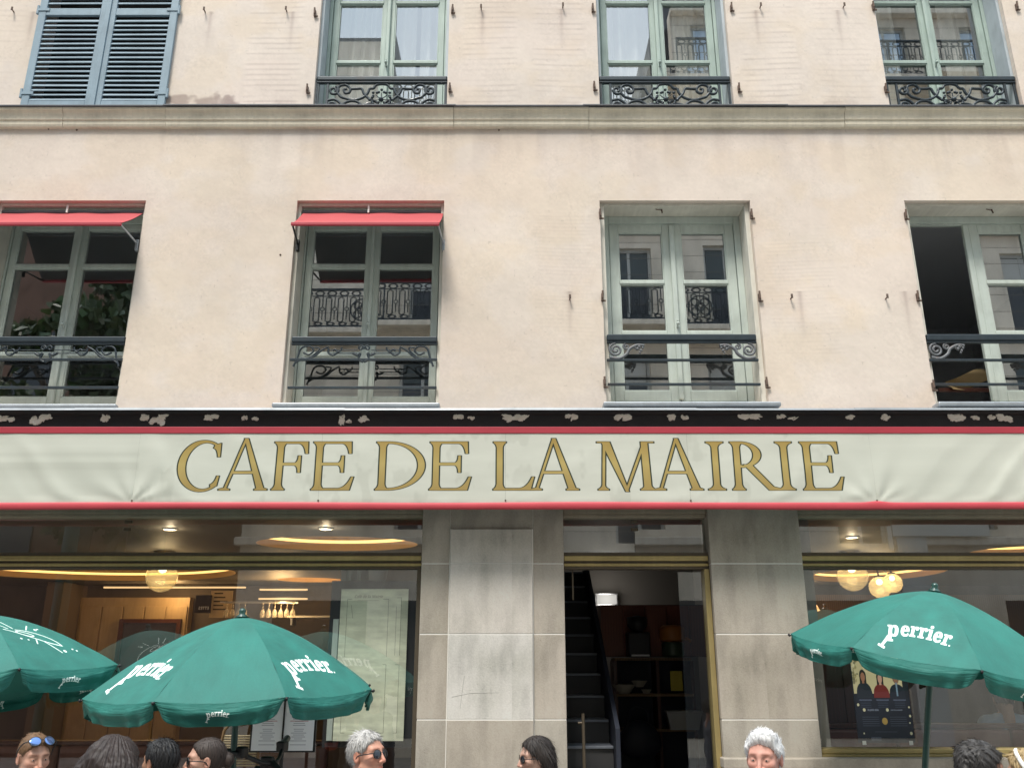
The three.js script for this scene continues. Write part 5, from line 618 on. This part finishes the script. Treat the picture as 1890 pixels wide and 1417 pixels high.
function headField(o) { // face towards +z, crown at y 0.118, chin at y -0.118
  const w = o.w ?? 1, jaw = o.jaw ?? 1;
  return (x, y, z) => {
    const X = Math.abs(x);
    let d = ell(X, y, z, [0, 0.03, -0.014], [0.075 * w, 0.089, 0.097]);
    d = smin(d, ell(X, y, z, [0, -0.03, 0.026], [0.056 * w, 0.083, 0.064]), 0.035);
    d = smin(d, cap(X, y, z, [0.047 * jaw * w, -0.058, 0.0], [0.013 * jaw, -0.1, 0.066], 0.02, 0.015), 0.03);
    d = smin(d, cap(X, y, z, [0, -0.101, 0.07], [0.012, -0.101, 0.068], 0.016, 0.014), 0.02);
    d = smin(d, ell(X, y, z, [0.043 * w, -0.018, 0.06], [0.02, 0.018, 0.02]), 0.025);
    d = smin(d, cap(X, y, z, [0, 0.026, 0.083], [0.042, 0.027, 0.068], 0.009, 0.009), 0.022);
    d = smax(d, -ell(X, y, z, [0.031, 0.004, 0.099], [0.02, 0.012, 0.017]), 0.014);
    d = smin(d, ell(X, y, z, [0.031, 0.004, 0.073], [0.0145, 0.0125, 0.0125]), 0.006);
    d = smin(d, cap(X, y, z, [0, 0.016, 0.086], [0, -0.031, 0.109], 0.0075, 0.0115), 0.012);
    d = smin(d, ell(X, y, z, [0.0135, -0.036, 0.096], [0.009, 0.008, 0.011]), 0.008);
    d = smin(d, cap(X, y, z, [0, -0.061, 0.0915], [0.017, -0.0625, 0.083], 0.0058, 0.004), 0.008);
    d = smin(d, cap(X, y, z, [0, -0.0735, 0.0895], [0.014, -0.0725, 0.0835], 0.0068, 0.005), 0.008);
    d = smax(d, -cap(X, y, z, [0, -0.0672, 0.0985], [0.021, -0.0665, 0.086], 0.0018, 0.0014), 0.003);
    let e = ell(X, y, z, [0.079 * w, -0.004 + 0.2 * (0), -0.012], [0.009, 0.032, 0.019]); e = smax(e, -ell(X, y, z, [0.088 * w, 0.0, -0.008], [0.006, 0.02, 0.011]), 0.005); d = smin(d, e, 0.008);
    d = smin(d, cap(X, y, z, [0, -0.06, -0.03], [0, -0.24, -0.035], 0.052 * (o.neck ?? 1), 0.058 * (o.neck ?? 1)), 0.035);
    return d;
  };
}
const faceColor = (x, y, z, c) => { const X = Math.abs(x), lip = Math.exp(-(((y + 0.067) / 0.011) ** 2) - (X / 0.021) ** 4) * smooth(z, 0.07, 0.083), ch = Math.exp(-(((y + 0.028) / 0.025) ** 2) - (((X - 0.043) / 0.022) ** 2)) * smooth(z, 0.04, 0.06), no = Math.exp(-(((y + 0.032) / 0.016) ** 2) - (X / 0.016) ** 2) * smooth(z, 0.085, 0.1), brow = Math.exp(-(((y - 0.029 + X * 0.05) / 0.0055) ** 2) - (((X - 0.03) / 0.019) ** 4)) * smooth(z, 0.05, 0.075), ear = smooth(X, 0.074, 0.082), n = vn(x * 300 + 40, y * 300 + z * 200 + 40) * 0.08; c[0] = (1 - 0.1 * lip - n) * (1 - 0.6 * brow); c[1] = (1 - 0.38 * lip - 0.14 * ch - 0.16 * no - 0.12 * ear - n) * (1 - 0.7 * brow); c[2] = (1 - 0.34 * lip - 0.16 * ch - 0.18 * no - 0.14 * ear - n) * (1 - 0.75 * brow); };
const heads = { man: nets(headField({}), [-0.11, -0.21, -0.13], [0.11, 0.135, 0.135], 0.0042, faceColor), woman: nets(headField({ w: 0.95, jaw: 0.8, neck: 0.84 }), [-0.11, -0.21, -0.13], [0.11, 0.135, 0.135], 0.0042, faceColor) };
// a relaxed hand: wrist at the origin, fingers towards +y, palm towards +z, thumb on the +x side
const handGeo = (() => { const F = [[0.026, 0.088, 0.078], [0.008, 0.094, 0.086], [-0.011, 0.09, 0.08], [-0.028, 0.081, 0.063]].map(([x, y, l], i) => { const a = [x, y, 0], s = x * 0.8, b = [x + s * 0.4, y + l * 0.45, 0.008 + 0.004 * i], c = [x + s * 0.5, y + l * 0.75, 0.024 + 0.006 * i], d = [x + s * 0.5, y + l * 0.93, 0.043 + 0.006 * i]; return [a, b, c, d]; });
  return nets((x, y, z) => { let d = cap(x, y, z, [0, -0.03, 0], [0, 0.02, 0], 0.026, 0.027); d = smin(d, Math.max(ell(x, y, z, [0, 0.055, 0.002], [0.043, 0.052, 0.017])), 0.02); let f = 1; for (const [a, b, c, e] of F) f = Math.min(f, smin(smin(cap(x, y, z, a, b, 0.0098, 0.0086), cap(x, y, z, b, c, 0.0088, 0.0078), 0.003), cap(x, y, z, c, e, 0.0078, 0.0064), 0.003)); d = smin(d, f, 0.008); d = smin(d, smin(cap(x, y, z, [0.028, 0.025, 0.006], [0.052, 0.055, 0.016], 0.0135, 0.0105), cap(x, y, z, [0.052, 0.055, 0.016], [0.06, 0.085, 0.026], 0.01, 0.0078), 0.003), 0.012); return d; }, [-0.06, -0.05, -0.035], [0.08, 0.2, 0.085], 0.0036); })();
const hairCache = {};
function hairOf(style, woman) {
  const key = style + woman; if (hairCache[key]) return hairCache[key];
  const w = woman ? 0.95 : 1, S = { short: { t: 0.011, amp: 0.004, nape: -0.075 }, curly: { t: 0.017, amp: 0.008, nape: -0.085 }, tuft: { t: 0.017, amp: 0.003, nape: -0.08 }, crop: { t: 0.008, amp: 0.002, nape: -0.08 }, tied: { t: 0.008, amp: 0.0025, nape: -0.075 }, long: { t: 0.012, amp: 0.003, nape: -1 }, wild: { t: 0.028, amp: 0.005, nape: -1 }, bob: { t: 0.018, amp: 0.006, nape: -0.2 } }[style];
  const f = (x, y, z) => {
    const X = Math.abs(x), ang = Math.atan2(x, -z), str = Math.sin(ang * 34 + 5 * vn(x * 30 + 30, y * 26 + 30)) * 0.5 + Math.sin(ang * 61 + y * 30) * 0.3;
    let d = ell(X, y, z, [0, 0.03, -0.014], [0.075 * w + S.t * 0.9, 0.089 + S.t, 0.097 + S.t]);
    if (style === 'tuft') d = smin(d, ell(x, y, z, [0.015, 0.1, 0.03], [0.06, 0.035, 0.05]), 0.03);
    if (style === 'long' || style === 'wild' || style === 'bob') { const L = style === 'bob' ? -0.13 : -0.33; d = smin(d, cap(X, y, z, [0.055 * w, 0.0, -0.05], [0.07, L, -0.06], 0.045, 0.03), 0.04); d = smin(d, cap(X, y, z, [0, -0.03, -0.075], [0, L - 0.03, -0.085], 0.055, 0.05), 0.04); if (style === 'wild') { d = smin(d, ell(x, y, z, [-0.05, -0.02, -0.06], [0.09, 0.1, 0.08]), 0.05); d = smin(d, ell(x, y, z, [0.06, -0.06, -0.05], [0.09, 0.12, 0.08]), 0.05); } }
    if (style === 'tied') d = smin(d, ell(x, y, z, [0, 0.0, -0.125], [0.036, 0.042, 0.034]), 0.012);
    // keep what lies above and behind the hairline, free the ears
    const line = -((y - 0.072) * 0.62 - (z - 0.07) * 0.78); d = smax(d, line, 0.012);
    const ear = style === 'long' || style === 'wild' || style === 'bob' ? 1 : ell(X, y, z, [0.08, -0.012, 0.0], [0.03, 0.034, 0.03]); d = smax(d, -ear, 0.01);
    d = smax(d, S.nape - y + 0.0 * z, 0.015);
    const n = style === 'curly' || style === 'wild' ? (vn(x * 70 + 50, y * 70 + 50 + z * 55) - 0.5) * (style === 'wild' ? 0.5 : 2) + (style === 'wild' ? str * 0.8 : 0) + (vn(x * 30 + 80, y * 34 + z * 40 + 20) - 0.5) * 1.4 : style === 'tuft' ? Math.sin(x * 130 + 8 * vn(y * 30 + 20, z * 30 + 20)) * 0.6 + str * 0.4 : str;
    return d - S.amp * n;
  };
  const low = S.nape < -0.5 ? -0.42 : S.nape < -0.1 ? -0.23 : -0.12;
  const tone = (x, y, z, c) => { const ang = Math.atan2(x, -z), k = 0.72 + 0.5 * vn(ang * 26 + 60, y * 9 + 30) * (0.6 + 0.8 * vn(ang * 70 + 90, y * 16 + 50)); c[0] = k; c[1] = k; c[2] = k; };
  const g = nets(f, [-0.15, low, -0.19], [0.15, 0.165, 0.14], 0.0052, tone).toNonIndexed();
  // loose strands over the shell
  const src = g.attributes.position, nor = g.attributes.normal, r = rng(style.length * 7 + 3), pos = [], no = [], col = [], N = { short: 1500, curly: 2200, tuft: 2000, crop: 700, tied: 700, long: 1400, wild: 2600, bob: 1200 }[style];
  for (let i = 0; i < N; i++) {
    const k = Math.floor(r() * src.count), p = V(src.getX(k), src.getY(k), src.getZ(k)), n = V(nor.getX(k), nor.getY(k), nor.getZ(k)); if (p.z > 0.085 || (style === 'wild' && n.y > 0.1)) continue;
    const flow = style === 'tuft' ? V(0.6 * (r() - 0.3), p.y > 0.07 ? 0.5 : -0.6, p.z > 0 ? 0.5 : -0.5) : p.y > 0.085 && style !== 'long' ? V(p.x * 3 + 0.3 * (r() - 0.5), 0, p.z > 0 ? 0.7 : -0.7) : V(p.x * 1.5, -1, -0.25); flow.addScaledVector(n, -flow.dot(n)).normalize();
    const curlS = style === 'curly' ? 0.9 : style === 'wild' ? 0.5 : 0.25, len = { short: 0.022, curly: 0.024, tuft: 0.02, crop: 0.008, tied: 0.02, long: 0.06, wild: 0.026, bob: 0.03 }[style] * (0.5 + r()), side = V(0, 0, 0).crossVectors(n, flow).normalize(); flow.addScaledVector(side, (r() - 0.5) * curlS).addScaledVector(n, 0.1 + 0.35 * r() * (style === 'long' || style === 'tied' ? 0.2 : style === 'wild' ? 0.25 : style === 'tuft' ? 0.5 : 1));
    const tip = p.clone().addScaledVector(flow, len), wd = 0.0016 + 0.001 * r(), a = p.clone().addScaledVector(side, wd), b = p.clone().addScaledVector(side, -wd), q = 0.6 + 0.7 * r(); for (const v of [a, b, tip]) { pos.push(v.x, v.y, v.z); no.push(n.x, n.y, n.z); col.push(q, q, q); }
  }
  const st = new THREE.BufferGeometry(); st.setAttribute('position', new THREE.Float32BufferAttribute(pos, 3)); st.setAttribute('normal', new THREE.Float32BufferAttribute(no, 3)); st.setAttribute('color', new THREE.Float32BufferAttribute(col, 3)); st.setAttribute('uv', new THREE.BufferAttribute(new Float32Array(pos.length / 3 * 2), 2));
  return (hairCache[key] = mergeGeometries([g, st]));
}
const NECK = V(0, 1.435, -0.012);
function person(o) {
  const { px, top, z, yaw, look = 0, nod = 0, roll = 0, woman = false, hair, hairColor, skin, shirt, pants = [0.05, 0.06, 0.09], label } = o;
  const t = thing('person', label, 'person', V(0, 0, 0)), p = at(px, top, z), s = p.y / (1.725 + (hair === 'tuft' || hair === 'wild' ? 0.02 : 0)); t.position.set(p.x, 0, z); t.rotation.y = yaw; t.scale.setScalar(s);
  const W = woman ? 0.9 : 1, sh = [[-0.165 * W, 1.4, -0.02], [0.165 * W, 1.4, -0.02]], el = [[-0.225 * W, 1.12, -0.03], [0.225 * W, 1.12, -0.03]], wr = [[-0.235 * W, 0.88, 0.06], [0.235 * W, 0.88, 0.06]], dir = [V(0, -1, 0.15), V(0, -1, 0.15)];
  if (o.arm) { const k = o.arm.side; el[k] = o.arm.elbow; wr[k] = o.arm.wrist; dir[k] = V(...o.arm.dir); }
  const torso = (x, y, zz, g) => { let d = ell(x, y, zz, [0, 1.22, 0], [0.165 * W + g, 0.25 + g, 0.105 + g]); d = smin(d, ell(x, y, zz, [0, 1.02, 0], [0.145 * W + g, 0.2 + g, 0.1 + g]), 0.06); d = smin(d, ell(x, y, zz, [0, 0.92, -0.005], [0.165 + g, 0.13 + g, 0.11 + g]), 0.05); d = smin(d, cap(x, y, zz, sh[0], sh[1], 0.052 + g, 0.052 + g), 0.06); d = smin(d, cap(x, y, zz, [0, 1.38, -0.02], [0, 1.44, -0.025], 0.07 + g, 0.058 + g), 0.05); if (woman) for (const q of [-1, 1]) d = smin(d, ell(x, y, zz, [q * 0.07, 1.26, 0.075], [0.06 + g, 0.06 + g, 0.05 + g]), 0.04); return d; };
  const arm = (x, y, zz, k, g, cut) => { let d = smin(cap(x, y, zz, sh[k], el[k], 0.048 * W + g, 0.038 * W + g), cap(x, y, zz, el[k], wr[k], 0.038 * W + g, 0.026 * W + g), 0.02); return d; };
  const leg = (x, y, zz, q, g) => smin(cap(x, y, zz, [q * 0.085, 0.9, 0], [q * 0.1, 0.48, 0.015], 0.085 + g, 0.056 + g), cap(x, y, zz, [q * 0.1, 0.48, 0.015], [q * 0.105, 0.09, -0.02], 0.054 + g, 0.036 + g), 0.03);
  const reach = Math.max(0.36, ...wr.map((v) => Math.abs(v[0]) + 0.08)), zr = Math.max(0.2, ...wr.map((v) => Math.abs(v[2]) + 0.08));
  const core = nets((x, y, zz) => { let d = torso(x, y, zz, 0); for (const k of [0, 1]) d = smin(d, arm(x, y, zz, k, 0), 0.025); for (const q of [-1, 1]) { d = smin(d, leg(x, y, zz, q, 0), 0.03); d = smin(d, cap(x, y, zz, [q * 0.105, 0.035, -0.04], [q * 0.12, 0.03, 0.14], 0.035, 0.028), 0.03); } return smin(d, cap(x, y, zz, [0, 1.4, -0.025], [0, 1.5, -0.03], 0.056 * (woman ? 0.86 : 1), 0.052 * (woman ? 0.86 : 1)), 0.04); }, [-reach, -0.02, -zr], [reach, 1.52, zr], 0.017);
  const turn = (g) => { g = g.clone(); g.rotateZ(roll); g.rotateX(nod); g.rotateY(look); g.translate(NECK.x, NECK.y + 0.162, NECK.z + 0.005); return g; };
  const hands = [0, 1].map((k) => { const g = handGeo.clone(); if (k === 0) { g.scale(-1, 1, 1); const ix = g.index.array; for (let i = 0; i < ix.length; i += 3) { const q = ix[i]; ix[i] = ix[i + 1]; ix[i + 1] = q; } } g.applyQuaternion(new THREE.Quaternion().setFromUnitVectors(V(0, 1, 0), dir[k].clone().normalize())); g.translate(...wr[k]); return g; });
  const skinMat = M(skin, 0.6, { vertexColors: true, bumpMap: null });
  mesh('body', merge([core, turn(heads[woman ? 'woman' : 'man']), ...hands]), skinMat, t);
  mesh('shirt', nets((x, y, zz) => { let d = torso(x, y, zz, 0.014); for (const k of [0, 1]) { const a = arm(x, y, zz, k, 0.014), q = o.arm && o.arm.side === k ? Math.hypot(x - wr[k][0], y - wr[k][1], zz - wr[k][2]) - 0.07 : 1; d = smin(d, smax(a, -q, 0.01), 0.03); } d += 0.004 * Math.sin(y * 46 + x * 30 + 3 * Math.sin(zz * 20 + x * 9)); d = smax(d, 0.86 - y, 0.01); return smax(d, -cap(x, y, zz, [0, 1.44, -0.01], [0, 1.6, 0.015], 0.062, 0.075), 0.012); }, [-reach - 0.02, 0.84, -zr - 0.02], [reach + 0.02, 1.5, zr + 0.02], 0.014), M(shirt, 0.85, { vertexColors: false }), t);
  if (o.collar) mesh('collar', new THREE.TorusGeometry(0.066, 0.016, 8, 28).rotateX(1.25).scale(1, 1.5, 1).translate(0, 1.452, -0.005), M(o.collar, 0.8), t);
  mesh('trousers', nets((x, y, zz) => { let d = Math.min(leg(x, y, zz, -1, 0.018), leg(x, y, zz, 1, 0.018)); d = smin(d, ell(x, y, zz, [0, 0.93, -0.005], [0.185, 0.12, 0.125]), 0.04); return smax(smax(d, y - 0.98, 0.01), 0.09 - y, 0.01); }, [-0.24, 0.06, -0.18], [0.24, 1.0, 0.18], 0.02), M(pants, 0.9), t);
  for (const q of [-1, 1]) mesh('shoe', nets((x, y, zz) => smax(cap(x, y, zz, [q * 0.105, 0.045, -0.05], [q * 0.122, 0.035, 0.15], 0.048, 0.042), 0.0 - y, 0.006), [q * 0.115 - 0.08, -0.01, -0.14], [q * 0.115 + 0.08, 0.11, 0.22], 0.014), mat.black, t);
  const hm = M(hairColor, 0.62, { vertexColors: true, side: THREE.DoubleSide }); mesh('hair', turn(hairOf(hair, woman)), hm, t);
  const place = (g) => turn(g);
  if (!o.hideEyes) for (const q of [-1, 1]) { const e = mesh('eye', place(new THREE.SphereGeometry(0.0108, 14, 10).scale(1, 0.6, 1).translate(q * 0.031, 0.0025, 0.0757)), M([0.42, 0.39, 0.36], 0.25), t); mesh('iris', place(new THREE.SphereGeometry(0.0052, 10, 8).translate(q * 0.031, 0.003, 0.0822)), M([0.03, 0.02, 0.015], 0.15), e); }
  if (o.glasses) { const up = o.glasses === 'up', Y = up ? 0.098 : 0.003, Z = up ? 0.073 : 0.0935, tilt = up ? -0.75 : -0.04, dark = o.glasses !== 'clear', L = up ? 1.28 : 1.06; const tr = (g) => { g.scale(1, L, 1); if (up) g.scale(1.12, 1, 1); g.rotateX(tilt); g.translate(0, Y, Z); return place(g); };
    const gl = mesh('sunglasses', merge([-1, 1].map((q) => tr(new THREE.TorusGeometry(0.023, 0.0026, 6, 24).scale(1.12, 0.88, 1).rotateY(q * 0.22).translate(q * 0.033, 0, 0))).concat([tr(rod(V(-0.012, 0.005, 0.004), V(0.012, 0.005, 0.004), 0.0024))])), mat.black, t);
    for (const q of [-1, 1]) { mesh('lens', tr(new THREE.SphereGeometry(0.023, 16, 10).scale(1.12, 0.88, 0.16).rotateY(q * 0.22).translate(q * 0.033, 0, 0.001)), up ? mat.blueLens : dark ? mat.lens : M([0.25, 0.22, 0.22], 0.05, { transmission: 0.7, thickness: 0 }), gl); mesh('temple', tr(tube([V(q * 0.058, 0.006, -0.006), V(q * 0.08, 0.006, -0.03), V(q * 0.083, 0.003, -0.09), V(q * 0.082, -0.014, -0.11)], 0.0028, 16, 5)), mat.black, gl); } }
  if (o.band) mesh('headband', place(new THREE.TorusGeometry(0.094, 0.008, 8, 36).scale(0.94, 1, 1.3).rotateX(0.5).translate(0, 0.045, -0.005)), M(o.band, 0.6), t);
  return t;
}
const local = (yaw, s, v) => [v[0] / s, v[1] / s, v[2] / s];
person({ px: 68, top: 1352, z: 2.25, yaw: 0.75, look: 0.1, nod: 0.12, woman: true, hair: 'tied', hairColor: [0.14, 0.075, 0.035], skin: [0.46, 0.26, 0.19], shirt: [0.7, 0.71, 0.74], glasses: 'up', arm: { side: 1, elbow: [0.26, 1.16, -0.06], wrist: [0.25, 1.335, -0.24], dir: [0.55, 0.12, -0.6] }, label: 'woman with brown hair and mirrored sunglasses pushed up on her head at the left edge' });
person({ px: 216, top: 1354, z: 3.4, yaw: 2.9, woman: true, hair: 'wild', hairColor: [0.024, 0.014, 0.012], skin: [0.4, 0.24, 0.18], shirt: [0.08, 0.08, 0.1], hideEyes: true, label: 'person with tousled dark brown hair seen from behind, nearest of the left group' });
person({ px: 297, top: 1362, z: 2.2, yaw: -2.1, hair: 'short', hairColor: [0.008, 0.008, 0.01], skin: [0.30, 0.16, 0.10], shirt: [0.06, 0.07, 0.1], hideEyes: true, label: 'person with short black hair turned away, left of the woman in sunglasses' });
person({ px: 379, top: 1360, z: 2.15, yaw: -1.25, woman: true, hair: 'tied', hairColor: [0.03, 0.019, 0.015], skin: [0.48, 0.28, 0.21], shirt: [0.3, 0.28, 0.27], glasses: 'dark', hideEyes: true, label: 'woman with tied back brown hair and dark sunglasses facing left beside the umbrella pole' });
person({ px: 681, top: 1347, z: 2.3, yaw: 1.05, nod: -0.1, hair: 'short', hairColor: [0.42, 0.41, 0.40], skin: [0.55, 0.28, 0.20], shirt: [0.25, 0.3, 0.38], glasses: 'dark', hideEyes: true, label: 'grey haired man in black sunglasses facing right in front of the paper menu' });
person({ px: 985, top: 1358, z: 1.8, yaw: -1.3, nod: 0.08, woman: true, hair: 'long', hairColor: [0.02, 0.014, 0.012], skin: [0.5, 0.31, 0.24], shirt: [0.07, 0.07, 0.08], glasses: 'dark', hideEyes: true, label: 'woman with long black hair facing left in front of the stone pier' });
person({ px: 1404, top: 1340, z: 2.75, yaw: -0.5, nod: 0.03, hair: 'tuft', hairColor: [0.74, 0.74, 0.75], skin: [0.56, 0.29, 0.23], shirt: [0.06, 0.09, 0.17], collar: [0.35, 0.42, 0.58], label: 'white haired man looking down to the left in front of the right stone pier' });
person({ px: 1808, top: 1370, z: 2.75, yaw: 1.5, nod: 0.1, hair: 'curly', hairColor: [0.045, 0.042, 0.042], skin: [0.42, 0.23, 0.17], shirt: [0.12, 0.13, 0.16], hideEyes: true, label: 'man with dark greying hair facing right, under the right umbrella' });
person({ px: 1888, top: 1384, z: 2.8, yaw: -2.2, woman: true, hair: 'bob', hairColor: [0.36, 0.26, 0.13], skin: [0.5, 0.3, 0.22], shirt: [0.4, 0.4, 0.42], band: [0.75, 0.74, 0.7], hideEyes: true, label: 'person with fair hair and a white headband cut off by the right edge' });
person({ px: 1846, top: 1262, z: -1.35, yaw: 2.95, nod: 0.15, hair: 'short', hairColor: [0.02, 0.016, 0.015], skin: [0.4, 0.25, 0.18], shirt: [0.25, 0.36, 0.52], hideEyes: true, label: 'person in a pale blue shirt seen from behind inside the right shop window' });

// ---------------------------------------------------------------- bicycle
{
  const b = at(500, 1378, 1.35), t = thing('bicycle', 'black bicycle with a cargo bar and red details beside the menu stand', 'bicycle', V(b.x, 0, 1.35)), H = b.y; t.rotation.y = -0.35;
  // handlebar turned across the picture; the frame runs away to the right
  const w = 0.33, R = 0.34; t.scale.setScalar(H / 1.36);
  const wheel = (x) => { const wl = mesh('wheel', new THREE.TorusGeometry(R, 0.02, 8, 36).translate(x, R + 0.02, 0), mat.black, t); const sp = []; for (let i = 0; i < 18; i++) { const a = (i / 18) * 6.2832; sp.push(rod(V(x, R + 0.02, 0.02 * (i % 2 ? 1 : -1)), V(x + (R - 0.02) * Math.cos(a), R + 0.02 + (R - 0.02) * Math.sin(a), 0), 0.0015, 0.0015, 4)); } mesh('spokes', merge(sp), mat.steel, wl); mesh('hub', rod(V(x, R + 0.02, -0.05), V(x, R + 0.02, 0.05), 0.022), mat.steel, wl); };
  wheel(-0.05); wheel(1.05);
  mesh('frame', merge([rod(V(0.1, 0.98, 0), V(0.13, 0.8, 0), 0.026), rod(V(0.11, 0.9, 0), V(0.55, 0.36, 0), 0.022), rod(V(0.105, 0.95, 0), V(0.68, 0.75, 0), 0.02), rod(V(0.7, 0.86, 0), V(0.55, 0.36, 0), 0.02), rod(V(0.55, 0.36, 0.04), V(1.05, R + 0.02, 0.05), 0.011), rod(V(0.55, 0.36, -0.04), V(1.05, R + 0.02, -0.05), 0.011), rod(V(0.68, 0.75, 0.03), V(1.05, R + 0.02, 0.05), 0.009), rod(V(0.68, 0.75, -0.03), V(1.05, R + 0.02, -0.05), 0.009), rod(V(0.13, 0.8, 0.04), V(-0.05, R + 0.02, 0.05), 0.013), rod(V(0.13, 0.8, -0.04), V(-0.05, R + 0.02, -0.05), 0.013), rod(V(0.13, 0.8, -0.05), V(0.13, 0.8, 0.05), 0.016)]), mat.black, t);
  mesh('stem', merge([rod(V(0.1, 0.98, 0), V(0.08, 1.22, 0), 0.03), rod(V(0.08, 1.22, 0), V(0.0, 1.28, 0), 0.024), bx(0.02, 0.14, 1.12, 1.2, -0.05, 0.05, 0.02)]), mat.black, t);
  mesh('handlebar', tube([V(-0.13, 1.36, -w), V(-0.06, 1.335, -w * 0.6), V(0.0, 1.28, -0.06), V(0.0, 1.28, 0.06), V(-0.06, 1.335, w * 0.6), V(-0.13, 1.36, w)], 0.0125, 40, 8), mat.black, t);
  for (const s of [-1, 1]) { mesh('grip', rod(V(-0.095, 1.348, s * w * 0.76), V(-0.16, 1.372, s * (w + 0.06)), 0.022, 0.02, 12), mat.black, t); mesh('brake_lever', tube([V(-0.05, 1.35, s * w * 0.55), V(-0.1, 1.345, s * w * 0.65), V(-0.165, 1.35, s * w * 0.9), V(-0.2, 1.345, s * (w + 0.03))], 0.009, 16, 6), mat.black, t); mesh('brake_clamp', bx(-0.085, -0.03, 1.315, 1.375, s * w * 0.58 - 0.03, s * w * 0.58 + 0.03, 0.012), mat.black, t); }
  mesh('front_lamp', merge([new THREE.CylinderGeometry(0.03, 0.026, 0.06, 14).rotateZ(Math.PI / 2).translate(-0.06, 1.23, 0), bx(-0.06, 0.02, 1.24, 1.31, -0.02, 0.02, 0.012)]), mat.black, t);
  mesh('red_clip', merge([bx(-0.03, 0.07, 1.205, 1.225, 0.052, 0.075, 0.006), bx(0.0, 0.03, 1.225, 1.25, 0.055, 0.075, 0.006)]), M([0.62, 0.07, 0.05], 0.5), t); mesh('red_bag', bx(-0.2, -0.1, 1.1, 1.22, 0.1, 0.24, 0.03), M([0.62, 0.08, 0.06], 0.6), t);
  mesh('saddle', nets((x, y, z) => smin(ell(x, y, z, [0.78, 0.95, 0], [0.1, 0.035, 0.08]), cap(x, y, z, [0.75, 0.95, 0], [0.58, 0.945, 0], 0.03, 0.02), 0.04), [0.5, 0.88, -0.11], [0.92, 1.02, 0.11], 0.015), mat.black, t); mesh('seat_post', rod(V(0.7, 0.86, 0), V(0.73, 0.94, 0), 0.013), mat.steel, t);
  mesh('crank', merge([new THREE.TorusGeometry(0.085, 0.008, 6, 28).translate(0.55, 0.36, 0.055), rod(V(0.55, 0.36, 0.06), V(0.6, 0.2, 0.07), 0.011), rod(V(0.55, 0.36, -0.06), V(0.5, 0.52, -0.07), 0.011), bx(0.56, 0.65, 0.185, 0.205, 0.07, 0.15, 0.006), bx(0.45, 0.54, 0.515, 0.535, -0.15, -0.07, 0.006)]), mat.steel, t);
}

renderer.render(scene, camera);
